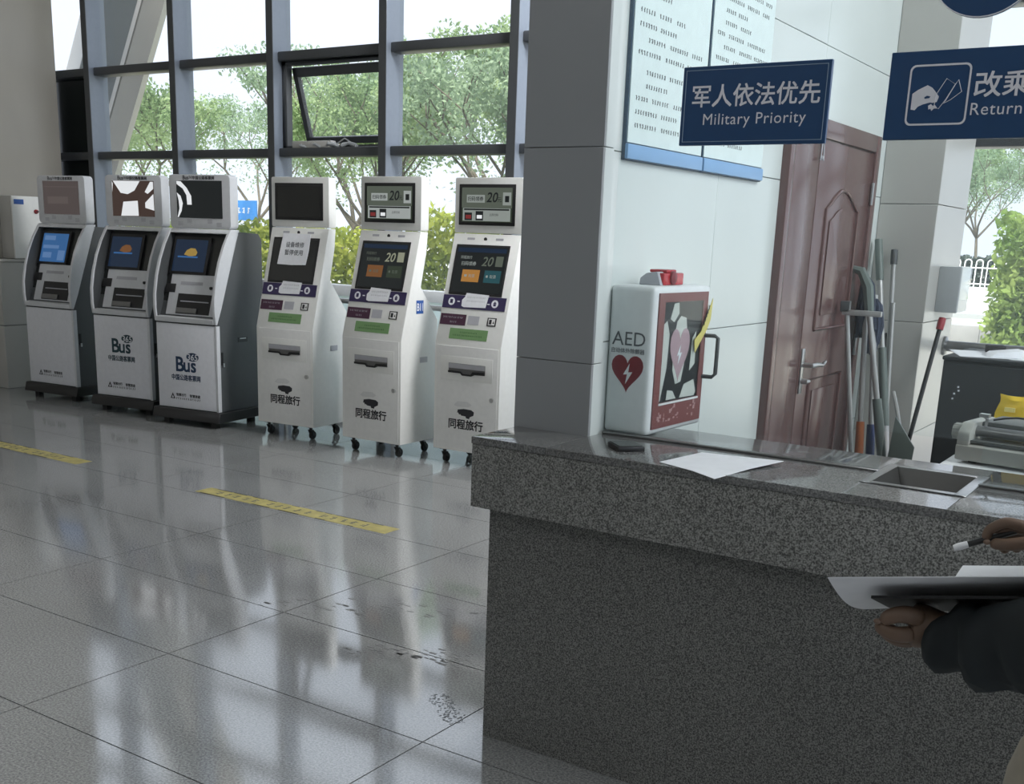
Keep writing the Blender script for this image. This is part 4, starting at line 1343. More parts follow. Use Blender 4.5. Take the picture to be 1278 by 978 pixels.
# ------------------------------------------------------------------ office side: white desk, printer, yellow packet, black cabinet
dk = thing('white_desk', 'white laminate desk behind the counter under the printer', 'desk', (-0.64, 3.18, 0))
MB().box(0.0, 1.6, 0.0, 0.82, 0.947, 0.977).build('desk_top', M_DESK, dk, bevel=0.003)
MB().box(0.02, 0.05, 0.03, 0.8, 0.0, 0.947).build('side_panel', M_DESK, dk)
MB().box(1.55, 1.58, 0.03, 0.8, 0.0, 0.947).build('side_panel', M_DESK, dk)
MB().box(0.05, 1.55, 0.76, 0.78, 0.2, 0.947).build('back_panel', M_DESK, dk)

pr = thing('dot_matrix_printer', 'warm grey flat-bed printer standing on the white desk', 'printer', (-0.615, 3.235, 0.977), math.radians(-8))
MB().prism([(0.0, 0.008), (-0.004, 0.05), (0.03, 0.060), (0.28, 0.055), (0.28, 0.008)], 0.0, 0.46, 'x').build('base_case', M_PRINTER, pr, bevel=0.006)
for fx in (0.03, 0.41):
    for fy in (0.03, 0.24):
        MB().box(fx, fx + 0.02, fy, fy + 0.02, 0, 0.009).build('foot', M_BLACKM, pr)
for x0 in (0.0, 0.425):
    MB().prism([(0.0, 0.045), (0.0, 0.085), (0.03, 0.112), (0.20, 0.112), (0.26, 0.08), (0.27, 0.045)], x0, x0 + 0.035, 'x').build('end_cheek', M_PRINTER, pr, bevel=0.007)
MB().tube([(0.035, 0.055, 0.088), (0.425, 0.055, 0.088)], 0.015, 14).build('platen_roller', M_DSTEEL, pr, smooth=True)
MB().box(0.035, 0.425, 0.01, 0.05, 0.058, 0.066).build('paper_guide', M_PRINTERD, pr)
MB().box(0.20, 0.25, 0.002, 0.03, 0.062, 0.078).build('print_head', M_PRINTER, pr, bevel=0.003)
MB().box(0.035, 0.425, 0.085, 0.25, 0.085, 0.112).build('top_cover', M_PRINTERD, pr, bevel=0.006)
kb = MB().lathe([(0.020, -0.028), (0.023, -0.022), (0.023, -0.006), (0.010, -0.004), (0.010, 0.002)], (0, 0.055, 0.080), 18, 'x').build('platen_knob', M_PRINTER, pr, smooth=True)
for k in range(9):
    a = 2 * PI * k / 9
    MB().box(-0.027, -0.008, 0.055 + 0.0215 * math.cos(a) - 0.002, 0.055 + 0.0215 * math.cos(a) + 0.002, 0.080 + 0.0215 * math.sin(a) - 0.002, 0.080 + 0.0215 * math.sin(a) + 0.002).build('knob_rib', M_PRINTER, kb)
lv = MB().tube([(0.05, 0.075, 0.10), (0.052, 0.072, 0.122), (0.045, 0.06, 0.132)], 0.005, 8).box(0.036, 0.062, 0.05, 0.068, 0.127, 0.137)
lv.build('release_lever', M_STEEL, pr)
cb = MB().tube([(0.06 + 0.028 * i, 0.10 + 0.02 * math.sin(i * 0.7), 0.117 + 0.012 * math.sin(i * 0.6)) for i in range(14)], 0.003, 6)
cb.build('cable', M_BLACK, pr, smooth=True)

yp = thing('yellow_packet', 'crumpled yellow plastic packet standing behind the printer', 'packet', (-0.62, 3.66, 0.977))
mb = MB()
n = 12
vs, fs = [], []
r = random.Random(9)
for side in (0, 1):
    for i in range(n + 1):
        for j in range(n + 1):
            u, v = i / n, j / n
            puff = 0.028 * (math.sin(PI * u) ** 0.6) * (math.sin(PI * v) ** 0.5)
            y = (-1 if side == 0 else 1) * puff + 0.004 * r.uniform(-1, 1) * (0 < i < n)
            x = 0.03 + 0.26 * u + 0.006 * math.sin(9 * v)
            z = 0.004 + v * (0.158 - 0.012 * abs(math.sin(6 * u + 0.6)) * (v > 0.8))
            vs.append((x, y, z))
N = (n + 1) ** 2
for i in range(n):
    for j in range(n):
        a = i * (n + 1) + j
        fs.append((a, a + n + 1, a + n + 2, a + 1))
        fs.append((N + a, N + a + 1, N + a + n + 2, N + a + n + 1))
for i in range(n):
    for a, b in ((i, i + 1), (n * (n + 1) + i + 1, n * (n + 1) + i), ((i + 1) * (n + 1), i * (n + 1)), (i * (n + 1) + n, (i + 1) * (n + 1) + n)):
        fs.append((a, b, N + b, N + a))
mb.add(vs, fs)
mb.build('packet_body', M_YELLOW, yp, smooth=True)
MB().box(0.055, 0.085, -0.0315, -0.026, 0.105, 0.118).build('pale_patch', mat('pale_yellow_print', (0.85, 0.72, 0.25), 0.5), yp)

bc = thing('black_cabinet', 'tall black cabinet standing before the office window', 'cabinet', (-0.965, 4.60, 0))
MB().box(0.0, 1.6, 0.012, 0.48, 0.05, 1.135).build('carcass', M_CABBLK, bc, bevel=0.004)
MB().box(-0.004, 1.604, 0.0, 0.49, 1.136, 1.152).build('cabinet_top', M_CABBLK, bc, bevel=0.005)
MB().box(0.012, 0.79, -0.004, 0.012, 0.08, 1.125).build('door', M_CABBLK, bc, bevel=0.003)
MB().box(0.80, 1.59, -0.004, 0.012, 0.08, 1.125).build('door', M_CABBLK, bc, bevel=0.003)
MB().box(0.02, 1.58, 0.03, 0.46, 0.0, 0.05).build('plinth', M_BLACKM, bc)
mb = MB()
for (x, z) in ((0.056, 1.005), (0.068, 1.032), (0.052, 0.985), (0.071, 1.018)):
    mb.box(x, x + 0.007, -0.0052, -0.004, z, z + 0.007)
mb.build('paint_flecks', M_PAPER, bc)
for (lab, px, py, w, h, rz, th) in (('loose white paper lying on the left end of the black cabinet', -0.86, 4.80, 0.21, 0.30, 20, 0.002),
                                    ('white paper at the right on the black cabinet top', -0.60, 4.78, 0.21, 0.30, -12, 0.002)):
    o = MB().box(-w / 2, w / 2, -h / 2, h / 2, 0, th).build('paper_sheet', M_PAPER, loc=(px, py, 1.152), rz=math.radians(rz))
    tag(o, lab, 'paper', 'papers on the black cabinet')
o = MB().prism([(-0.09, 0.0), (0.09, 0.0), (0.05, 0.03), (-0.06, 0.018)], -0.05, 0.05, 'y').build('folded_leaflet', M_PAPER, loc=(-0.755, 4.76, 1.154), rz=math.radians(28), bevel=0.002)
tag(o, 'folded grey leaflet lying between papers on the black cabinet', 'leaflet')
o = MB().box(-0.035, 0.035, -0.04, 0.04, 0, 0.032).build('black_box', M_BLACKM, loc=(-0.83, 4.90, 1.154), rz=0.3, bevel=0.005)
tag(o, 'little black box among the papers on the black cabinet', 'box')

# ------------------------------------------------------------------ paper dispenser on the corner pillar
pd = thing('towel_dispenser', 'grey and clear plastic paper towel dispenser on the corner pillar', 'dispenser', (-1.308, 5.88, 1.255))
MB().box(0.0, 0.105, 0.0, 0.03, 0.0, 0.225).build('end_plate', M_KERB, pd, bevel=0.006)
MB().box(0.0, 0.10, 0.03, 0.27, 0.0, 0.225).build('housing', M_WHITE, pd, bevel=0.012)
MB().box(0.01, 0.106, 0.035, 0.265, 0.06, 0.22).build('clear_cover', M_PART, pd, bevel=0.008)

# ------------------------------------------------------------------ mops and brooms leaning in the corner
def pole(name, label, top, bot, parts, r=0.0125, m=None, group='mops and brooms in the corner', cat='mop'):
    t = thing(name, label, cat, bot, 0, group)
    d = Vector(top) - Vector(bot)

    def at(s):
        return d * s
    MB().tube([at(0), at(1)], r, 10).build('handle', m or M_POLE, t, smooth=True)
    for (nm, s0, s1, rr, mm) in parts:
        MB().tube([at(s0), at((s0 + s1) / 2), at(s1)], [rr, rr * 1.08, rr], 10).build(nm, mm, t, smooth=True)
    return t, at


t, at = pole('floor_squeegee', 'upturned grey floor squeegee with T bar leaning left of the mops', (-1.50, 5.06, 1.27), (-1.33, 5.10, 0.0), [], 0.011, cat='squeegee')
MB().box(-0.02, 0.155, -0.012, 0.012, -0.012, 0.012).build('blade_bar', M_POLE, t, bevel=0.003).location = at(1)
MB().box(-0.03, 0.012, -0.012, 0.012, 0.0, 0.05).build('blade_clip', M_DGREY, t, bevel=0.003).location = at(1)


def mop_head(t, at, s, w, drop, m, seed):
    r = random.Random(seed)
    mb = MB()
    c = at(s)
    for k in range(20):
        a = r.uniform(0, 2 * PI)
        q = Vector((math.cos(a) * w * r.uniform(0.2, 1), math.sin(a) * 0.03, 0))
        pts = [c + Vector((0, 0, 0.02)), c + q * 0.6 + Vector((0, 0, -0.01)), c + q + Vector((0, 0, -drop * 0.5 * r.uniform(0.7, 1))), c + q * 0.8 + Vector((r.uniform(-0.01, 0.01), 0, -drop * r.uniform(0.7, 1)))]
        mb.tube(pts, [0.010, 0.012, 0.011, 0.008], 6)
    mb.build('mop_cloth', m, t, smooth=True)


t, at = pole('wet_mop', 'upturned mop with navy cloth and orange grip beside the squeegee', (-1.505, 5.34, 1.42), (-1.37, 5.20, 0.0), [('orange_grip', 0.34, 0.53, 0.019, M_ORANGE), ('cloth_clamp', 0.90, 0.98, 0.022, M_BLACK)])
mop_head(t, at, 0.985, 0.045, 0.26, M_CLOTH, 1)
t, at = pole('wet_mop', 'upturned mop with navy cloth and blue grip, second from the squeegee', (-1.475, 5.40, 1.34), (-1.32, 5.24, 0.0), [('blue_grip', 0.34, 0.55, 0.019, M_BLUEG), ('cloth_clamp', 0.88, 0.97, 0.022, M_CLOTH)])
mop_head(t, at, 0.97, 0.045, 0.24, M_CLOTH, 2)
pole('long_broom', 'longest grey broom handle with dark green top end in the corner', (-1.552, 5.62, 1.597), (-1.225, 5.32, 0.0), [('green_sleeve', 0.88, 1.0, 0.018, M_POLEG), ('grey_sleeve', 0.45, 0.68, 0.020, M_POLEG)], 0.0135, cat='broom')
t, at = pole('push_broom', 'grey green broom with wide bent head leaning against the tiled wall', (-1.495, 5.30, 1.40), (-1.19, 5.24, 0.0), [('grey_sleeve', 0.42, 0.62, 0.021, M_POLEG)], 0.0135, cat='broom')
mb = MB().tube([at(0.90), at(0.97) + Vector((0.0, 0, 0.02)), at(1.0) + Vector((-0.03, 0, 0.05)), at(1.0) + Vector((-0.09, 0, 0.065))], [0.022, 0.026, 0.022, 0.012], 8)
mb.build('broom_head', M_POLEG, t, smooth=True)
pole('short_broom', 'grey broom handle with dark tip leaning right across the pillar', (-1.475, 5.64, 1.552), (-1.335, 5.46, 0.0), [('dark_tip', 0.955, 1.0, 0.016, M_DGREY)], 0.0115, cat='broom')
pole('thin_broom', 'thin pale handle standing upright between the mops', (-1.44, 5.60, 1.30), (-1.30, 5.36, 0.0), [], 0.010, cat='broom')
pole('thin_mop', 'thin steel mop handle crossing behind the other poles', (-1.46, 5.64, 1.15), (-1.265, 5.40, 0.0), [('end_sleeve', 0.93, 1.0, 0.014, M_BLACK)], 0.010, m=M_STEEL)
pole('red_tipped_pole', 'black pole with red tip leaning alone on the beige pillar', (-1.215, 5.66, 1.24), (-1.31, 5.30, 0.0), [('red_tip', 0.955, 1.0, 0.017, M_RED), ('white_stripe', 0.25, 0.9, 0.0085, M_POLE)], 0.011, M_BLACK)
t = thing('dustpan', 'grey plastic dustpan standing at the foot of the mops', 'dustpan', (-1.262, 5.16, 0.0), math.radians(10))
mb = MB().add([(-0.05, 0, 0), (0.06, 0, 0), (0.10, 0.1, 0.66), (0.0, 0.1, 0.80), (-0.05, 0.02, 0), (0.06, 0.02, 0), (0.10, 0.12, 0.66), (0.0, 0.12, 0.80)],
              [(0, 1, 2, 3), (4, 7, 6, 5), (0, 4, 5, 1), (1, 5, 6, 2), (2, 6, 7, 3), (3, 7, 4, 0)])
mb.build('pan', M_POLEG, t, bevel=0.004)
MB().tube([(0.03, 0.11, 0.72), (0.0, 0.16, 0.82), (-0.03, 0.20, 0.90)], 0.010, 8).build('pan_handle', M_POLE, t, smooth=True)
t = thing('broom_bristles', 'black bristle brush standing on the floor right of the dustpan', 'brush', (-1.02, 5.15, 0.0), math.radians(15))
MB().prism([(-0.05, 0.45), (0.05, 0.45), (0.07, 0.62), (0.0, 0.66), (-0.03, 0.62)], -0.02, 0.02, 'y').build('brush_block', M_BLACK, t, bevel=0.005)
MB().tube([(0, 0, 0), (0, 0, 0.46)], 0.012, 8).build('handle', M_BLACK, t, smooth=True)

# ------------------------------------------------------------------ outdoors
g = MB().box(-90, 70, 7.2, 140, -0.4, -0.105).build('ground', M_PAVE)
tag(g, 'pale paved forecourt and road outside the windows', 'ground', kind='structure')
MB().box(-90, 70, 36.0, 53.0, -0.105, -0.095).build('road_surface', M_ROAD, g)
MB().box(-90, 70, 31.0, 31.5, -0.105, 0.02).build('kerb', M_KERB, g)
MB().box(-90, 70, 34.0, 36.0, -0.105, -0.09).build('paving_band', M_KERB, g)
MB().box(-90, 70, 53.0, 54.2, -0.105, 0.10).build('kerb', M_ROAD, g)


def leaf_cloud(centers, radii, n, size, seed, flat=0.7):
    """n small leaf quads scattered through soft clumps"""
    r = np.random.default_rng(seed)
    C_ = np.array(centers)[r.integers(0, len(centers), n)]
    idx = r.integers(0, len(centers), n)
    C_ = np.array(centers)[idx]
    R_ = np.array(radii)[idx]
    d = r.normal(size=(n, 3))
    d /= np.linalg.norm(d, axis=1)[:, None]
    rad = r.random(n) ** 0.45
    P = C_ + d * (R_ * rad)[:, None] * np.array([1, 1, flat])
    a = r.normal(size=(n, 3))
    a /= np.linalg.norm(a, axis=1)[:, None]
    b = np.cross(a, r.normal(size=(n, 3)))
    b /= np.linalg.norm(b, axis=1)[:, None] + 1e-9
    s = size * r.uniform(0.6, 1.3, n)[:, None]
    V = np.stack([P - a * s, P + b * s * 0.5, P + a * s, P - b * s * 0.5], 1).reshape(-1, 3)
    return V, n


def quads_mesh(name, V, n, m):
    me = bpy.data.meshes.new(name)
    me.vertices.add(len(V))
    me.vertices.foreach_set('co', V.astype(np.float32).ravel())
    me.loops.add(4 * n)
    me.loops.foreach_set('vertex_index', np.arange(4 * n, dtype=np.int32))
    me.polygons.add(n)
    me.polygons.foreach_set('loop_start', np.arange(0, 4 * n, 4, dtype=np.int32))
    me.update(calc_edges=True)
    me.materials.append(m)
    return me


def tree_proto(seed, height, spread, leaves, m, size):
    r = random.Random(seed)
    tips = []
    tr = MB()

    def grow(p, d, ln, rad, depth):
        q = [p]
        for k in range(3):
            d = (d + Vector((r.uniform(-1, 1), r.uniform(-1, 1), r.uniform(-0.3, 0.5))) * 0.22).normalized()
            q.append(q[-1] + d * ln / 3)
        tr.tube(q, [rad, rad * 0.9, rad * 0.8, rad * 0.68], 6, False)
        if depth >= 1:
            tips.append((tuple(q[-1]), ln))
        if depth >= 2:
            tips.append((tuple(q[2]), ln * 0.8))
        if depth == 3:
            return
        for k in range(3 if depth else 5):
            a = 2 * PI * (k + r.random() * 0.7) / (3 if depth else 5)
            e = Vector((math.cos(a), math.sin(a), 0.55 + 0.5 * r.random()))
            nd = (d * 0.55 + e * spread).normalized()
            grow(q[-1], nd, ln * (0.62 + 0.18 * r.random()), rad * 0.55, depth + 1)
    grow(Vector((0, 0, 0)), Vector((0.05, 0, 1)), height * 0.34, height * 0.012, 0)
    mx = max(t[0][2] for t in tips)
    k = height / (mx + 0.5)
    tr.v = [(x * k, y * k, z * k) for x, y, z in tr.v]
    cs = [(x * k, y * k, z * k) for (x, y, z), l in tips]
    rs = [max(0.30, l * 0.42 * k) for _, l in tips]
    V, n = leaf_cloud(cs, rs, leaves, size, seed)
    return tr, quads_mesh('foliage', V, n, m)


protos = []
for (seed, h, sp, lv, m, sz) in ((21, 6.4, 0.85, 14000, M_LEAF, 0.052), (22, 6.4, 0.75, 13500, M_LEAF2, 0.052), (23, 6.8, 0.95, 15000, M_LEAF, 0.055)):
    tr, fo = tree_proto(seed, h, sp, lv, m, sz)
    protos.append((tr, fo, h))
trunks = [None] * 3


def tree(label, loc, kind, h, rz, group):
    tr, fo, h0 = protos[kind]
    t = thing('tree', label, 'tree', loc, rz, group)
    t.scale = (h / h0,) * 3
    if trunks[kind] is None:
        trunks[kind] = tr.build('trunk', M_BARK, t, smooth=True, fix=False).data
    else:
        link_mesh('trunk', trunks[kind], t)
    f = link_mesh('foliage', fo, t)
    f['kind'] = 'stuff'
    return t


GL = 'trees outside the glass wall behind the kiosks'
for lab, loc, kd, h, rz in (
        ('tree seen through the bay over the first silver kiosks, behind the slanted column', (-15.6, 12.6, -0.1), 0, 4.3, 0.3),
        ('tree seen through the second full bay, above the right silver kiosk', (-13.9, 14.5, -0.1), 1, 5.0, 1.3),
        ('tree seen through the open sash above the fourth kiosk', (-11.2, 13.6, -0.1), 2, 4.3, 2.2),
        ('tree filling the bay over the two right white kiosks', (-8.9, 13.2, -0.1), 0, 4.9, 3.6),
        ('tree half hidden behind the pillar edge at the window', (-7.1, 12.6, -0.1), 1, 4.3, 5.0),
        ('tree further back between the open sash and the mullion', (-17.5, 20.5, -0.1), 2, 5.6, 4.2),
        ('distant tree low behind the silver kiosks', (-24.0, 22.0, -0.1), 1, 5.5, 0.9),
        ('distant tree low behind the fifth kiosk', (-14.0, 23.0, -0.1), 0, 5.8, 1.9),
        ('distant tree at the far left of the glass wall', (-29.0, 23.0, -0.1), 2, 6.3, 2.6)):
    tree(lab, loc, kd, h, rz, GL)
GR = 'trees across the road beyond the white fence'
for lab, loc, kd, h, rz in (
        ('tall tree beyond the white fence in the office window', (-8.6, 60.0, -0.1), 2, 11.0, 0.5),
        ('tree at the right of the office window beyond the hedge', (-3.4, 56.0, -0.1), 0, 11.5, 1.5),
        ('yellow green tree just behind the left of the white fence', (-11.0, 57.0, -0.1), 1, 7.0, 2.5),
        ('hazy tree farthest back behind the white fence', (-14.0, 66.0, -0.1), 0, 8.0, 3.1)):
    tree(lab, loc, kd, h, rz, GR)


def hedge(label, x0, x1, y0, y1, h, n, m, seed, size=0.05, group='hedges outdoors', z0=-0.1):
    t = thing('hedge', label, 'hedge', (x0, y0, z0), 0, group)
    r = np.random.default_rng(seed)
    P = r.random((n, 3)) * np.array([x1 - x0, y1 - y0, h])
    P[:, 2] += 0.05 * np.sin(P[:, 0] * 5 + seed) + 0.04 * np.sin(P[:, 0] * 13)
    a = r.normal(size=(n, 3))
    a /= np.linalg.norm(a, axis=1)[:, None]
    b = np.cross(a, r.normal(size=(n, 3)))
    b /= np.linalg.norm(b, axis=1)[:, None] + 1e-9
    s = size * r.uniform(0.6, 1.3, n)[:, None]
    V = np.stack([P - a * s, P + b * s * 0.5, P + a * s, P - b * s * 0.5], 1).reshape(-1, 3)
    f = link_mesh('foliage', quads_mesh('foliage', V, n, m), t)
    f['kind'] = 'stuff'
    mb = MB()
    k = 0.3
    while k < x1 - x0:
        mb.tube([(k, (y1 - y0) / 2, 0), (k + 0.05, (y1 - y0) / 2 + 0.05, h * 0.8)], 0.02, 5)
        k += 0.5
    mb.build('stems', M_BARK, t)
    return t


hedge('clipped yellow green hedge seen between the two right white kiosks', -8.6, -5.6, 10.0, 10.7, 1.92, 13000, M_HEDGE, 31)
hedge('yellow green bush seen between the third and fourth white kiosks', -10.3, -8.9, 10.2, 10.9, 1.68, 6500, M_HEDGE, 32)
hedge('low green hedge seen between the silver and white kiosks', -13.6, -10.6, 10.4, 11.1, 1.70, 12000, M_HEDGE, 33)
hedge('leafy shrub at the right edge of the office window', -2.86, -1.3, 15.6, 17.2, 2.15, 13000, M_SHRUB, 34, 0.06)
hedge('dark hedge running behind the white fence', -15.0, -4.0, 56.5, 57.5, 1.5, 12000, M_DHEDGE, 35, 0.12)

# white arched fence across the road
fe = thing('hoop_fence', 'white hoop topped fence across the road', 'fence', (-13.5, 53.8, 0.1))
FX = 8.6
MB().box(0, FX, -0.03, 0.03, 0.12, 0.17).build('lower_rail', M_FENCE, fe)
MB().box(0, FX, -0.03, 0.03, 0.82, 0.87).build('upper_rail', M_FENCE, fe)
hoop = None
k = 0.2
while k < FX - 0.3:
    if hoop is None:
        hoop = MB().tube([(0, 0, 0)] + [(0.14 - 0.14 * math.cos(PI * i / 8), 0, 1.06 + 0.14 * math.sin(PI * i / 8)) for i in range(9)] + [(0.28, 0, 0)], 0.028, 6).build('hoop', M_FENCE, fe)
        hoop.location = (k, 0, 0)
    else:
        link_mesh('hoop', hoop.data, fe, (k, 0, 0))
    k += 0.48

# stone steps and edging by the shrub
st = thing('stone_planter', 'low grey stepped stone edging by the shrub outside', 'planter', (-4.5, 18.5, -0.105))
for i, (x0, x1, z0, z1) in enumerate(((0.35, 0.95, 0, 0.30), (0.955, 1.6, 0, 0.30), (1.605, 2.4, 0, 0.30), (0.55, 1.15, 0.303, 0.58), (1.155, 1.8, 0.303, 0.58), (1.805, 2.6, 0.303, 0.58))):
    MB().box(x0, x1, -0.3 + 0.02 * (i % 2), 0.4, z0, z1).build('stone_block', M_STONE, st, bevel=0.012)
gr = MB()
V, n = leaf_cloud([(-3.2 + 0.35 * i, 19.6 + 0.3 * (i % 3), 0.42) for i in range(8)], [0.45] * 8, 3000, 0.05, 44, 0.25)
o = link_mesh('grass', quads_mesh('grass', V, n, M_GRASS))
tag(o, 'yellow green grass growing behind the stone edging', 'grass', kind='stuff')

# small blue sign on a post outside
bs = thing('road_sign', 'small blue road sign on a post behind the right silver kiosk', 'sign', (-15.0, 14.2, -0.1))
MB().tube([(0, 0, 0), (0, 0, 1.75)], 0.03, 8).build('post', M_POLE, bs)
MB().box(-0.32, 0.32, -0.05, -0.03, 1.78, 2.12).build('plate', mat('road_sign_blue', (0.03, 0.22, 0.62), 0.5), bs)
BP = Plane((0, -0.051, 0), (1, 0, 0), (0, 0, 1))
BP.marks(MB(), -0.26, 0.26, 1.95, 0.10, 0.004, seed=1).build('plate_print', M_PAPER, bs)

# slanted stone clad column outside the left bays
ic = thing('slanted_column', 'huge slanted stone clad column outside the left bays', 'column', (-12.6, 8.6, 0))


def slant(z):
    return 0.552 * (z - 2.385)


def slant_prism(mb, x0, x1, y0, y1, z0=-0.1, z1=9.0):
    vs = []
    for z in (z0, z1):
        o = slant(z) + 12.6 - 11.085
        vs += [(x0 + o, y0, z), (x1 + o, y0, z), (x1 + o, y1, z), (x0 + o, y1, z)]
    return mb.add(vs, [(0, 3, 2, 1), (4, 5, 6, 7), (0, 1, 5, 4), (1, 2, 6, 5), (2, 3, 7, 6), (3, 0, 4, 7)])




def slant_poly(mb, plan, z0=-0.1, z1=9.0):
    n = len(plan)
    vs = [(x + slant(z) + 12.6 - 11.085, y, z) for z in (z0, z1) for x, y in plan]
    return mb.add(vs, [tuple(range(n))[::-1], tuple(range(n, 2 * n))] + [(k, (k + 1) % n, n + (k + 1) % n, n + k) for k in range(n)])


slant_poly(MB(), [(-0.37, 0.0), (-0.20, 0.15), (-0.9, 0.75), (-1.3, 0.75), (-0.40, 0.12)]).build('stone_face', M_CLADL, ic)
slant_prism(MB(), -0.40, -0.37, 0.02, 0.06).build('groove', M_BLACKM, ic)
slant_prism(MB(), -0.47, -0.40, 0.0, 0.06).build('edge_band', M_CLADL, ic)
slant_prism(MB(), -1.25, -0.47, 0.03, 0.20).build('shaded_face', M_CLADD, ic)  # near-black colour stands for backlit shade on this side of the column
slant_prism(MB(), -1.50, -1.25, 0.03, 0.20).build('grey_face', M_CLADG, ic)

# ------------------------------------------------------------------ the person at the right edge
def skin_mesh(name, joints, edges, m, parent=None, sub=2, root=0):
    """joints = list of (x, y, z, radius)"""
    me = bpy.data.meshes.new(name)
    me.from_pydata([j[:3] for j in joints], edges, [])
    o = bpy.data.objects.new(name, me)
    COL.objects.link(o)
    md = o.modifiers.new('skin', 'SKIN')
    sd = o.modifiers.new('sub', 'SUBSURF')
    sd.levels = sub
    sd.render_levels = sub
    if not me.skin_vertices:
        bm = bmesh.new()
        bm.from_mesh(me)
        bm.verts.layers.skin.verify()
        bm.to_mesh(me)
        bm.free()
    for i, j in enumerate(joints):
        rr = j[3]
        me.skin_vertices[0].data[i].radius = rr if isinstance(rr, (tuple, list)) else (rr, rr)
        me.skin_vertices[0].data[i].use_root = (i == root)
    bpy.context.view_layer.update()
    res = bpy.data.meshes.new_from_object(o.evaluated_get(bpy.context.evaluated_depsgraph_get()))
    bpy.data.objects.remove(o)
    res.name = name
    res.materials.clear()
    res.materials.append(m)
    res.polygons.foreach_set('use_smooth', [True] * len(res.polygons))
    return link_mesh(name, res, parent)


def chain(n, start=0):
    return [(start + i, start + i + 1) for i in range(n - 1)]


PX, PY = 0.10, 1.56
pe = thing('person', 'person in a dark jacket holding a clipboard and pen at the right edge', 'person', (PX, PY, 0))
# joints in world metres, made local below; the person faces -x, left arm nearer the camera
J = []
E_ = []


def jv(x, y, z, r):
    J.append((x - PX, y - PY, z, r))
    return len(J) - 1


pel = jv(0.08, 1.56, 0.90, 0.11)
bel = jv(0.08, 1.56, 1.08, 0.10)
che = jv(0.09, 1.56, 1.28, 0.105)
nk0 = jv(0.09, 1.56, 1.42, 0.05)
nk1 = jv(0.06, 1.56, 1.48, 0.042)
hd0 = jv(0.02, 1.56, 1.565, 0.085)
hd1 = jv(0.03, 1.56, 1.64, 0.098)
hd2 = jv(0.04, 1.56, 1.71, 0.055)
E_ += [(pel, bel), (bel, che), (che, nk0), (nk0, nk1), (nk1, hd0), (hd0, hd1), (hd1, hd2)]
# left arm (near the camera), wrist under the clipboard
ls = jv(0.10, 1.39, 1.34, 0.045)
le = jv(-0.105, 1.350, 1.116, 0.030)
lf = jv(-0.185, 1.411, 1.075, 0.026)
lw = jv(-0.267, 1.450, 1.067, 0.027)
lp = jv(-0.285, 1.448, 1.070, (0.033, 0.028))
lk = jv(-0.304, 1.443, 1.069, (0.033, 0.028))
E_ += [(che, ls), (ls, le), (le, lf), (lf, lw), (lw, lp), (lp, lk)]
# right arm with the pen
rs = jv(0.10, 1.73, 1.34, 0.045)
re_ = jv(0.06, 1.80, 1.10, 0.042)
rw = jv(-0.13, 1.69, 1.160, 0.028)
rp = jv(-0.175, 1.672, 1.168, (0.028, 0.019))
rk = jv(-0.208, 1.662, 1.170, (0.028, 0.017))
E_ += [(che, rs), (rs, re_), (re_, rw), (rw, rp), (rp, rk)]
for (y, dx) in ((1.45, -0.105), (1.66, 0.06)):
    h_ = jv(0.045 + dx, y, 0.86, 0.075)
    kn = jv(0.06 + dx, y, 0.48, 0.055)
    an = jv(0.09 + dx, y, 0.09, 0.038)
    toe = jv(-0.06 + dx, y, 0.04, 0.035)
    E_ += [(pel, h_), (h_, kn), (kn, an), (an, toe)]


# fingers: each a short chain from the palm
def finger(root, pts, r0, r1):
    last = root
    n = len(pts)
    for i, p in enumerate(pts):
        k = jv(*p, r0 + (r1 - r0) * i / (n - 1))
        E_.append((last, k))
        last = k
    return p


E_fingers = []


def finger_mesh(pts, r0, r1):
    n = len(pts)
    js = [(p[0] - PX, p[1] - PY, p[2], r0 + (r1 - r0) * i / (n - 1)) for i, p in enumerate(pts)]
    E_fingers.append(js)


# left hand: fingers curl up under the board and back towards the palm, thumb on the near edge
LH = [((-0.288, 1.429, 1.063), (-0.311, 1.417, 1.060), (-0.332, 1.419, 1.064), (-0.330, 1.438, 1.070)),
      ((-0.291, 1.446, 1.051), (-0.314, 1.435, 1.050), (-0.333, 1.438, 1.055), (-0.332, 1.456, 1.062)),
      ((-0.294, 1.464, 1.043), (-0.317, 1.455, 1.041), (-0.334, 1.458, 1.046), (-0.334, 1.475, 1.055)),
      ((-0.296, 1.483, 1.038), (-0.315, 1.475, 1.036), (-0.331, 1.478, 1.040), (-0.330, 1.486, 1.051))]
for q in LH:
    finger_mesh(q, 0.0120, 0.0095)
finger_mesh(((-0.282, 1.436, 1.083), (-0.303, 1.420, 1.090), (-0.320, 1.415, 1.085), (-0.330, 1.418, 1.073)), 0.0140, 0.0100)
# right hand: fingers close on the pen
RH = [((-0.198, 1.652, 1.176), (-0.232, 1.644, 1.182), (-0.252, 1.640, 1.168), (-0.254, 1.640, 1.152)),
      ((-0.200, 1.660, 1.172), (-0.232, 1.654, 1.170), (-0.246, 1.650, 1.152), (-0.240, 1.648, 1.138)),
      ((-0.200, 1.670, 1.168), (-0.228, 1.668, 1.160), (-0.236, 1.664, 1.142), (-0.226, 1.660, 1.132)),
      ((-0.196, 1.680, 1.166), (-0.218, 1.680, 1.156), (-0.222, 1.676, 1.142), (-0.212, 1.672, 1.134))]
for q in RH:
    finger_mesh(q, 0.0094, 0.0074)
finger_mesh(((-0.172, 1.652, 1.166), (-0.200, 1.636, 1.158), (-0.226, 1.630, 1.152), (-0.246, 1.634, 1.150)), 0.0115, 0.0084)

body = skin_mesh('body', J, E_, M_SKIN, pe, 2, pel)
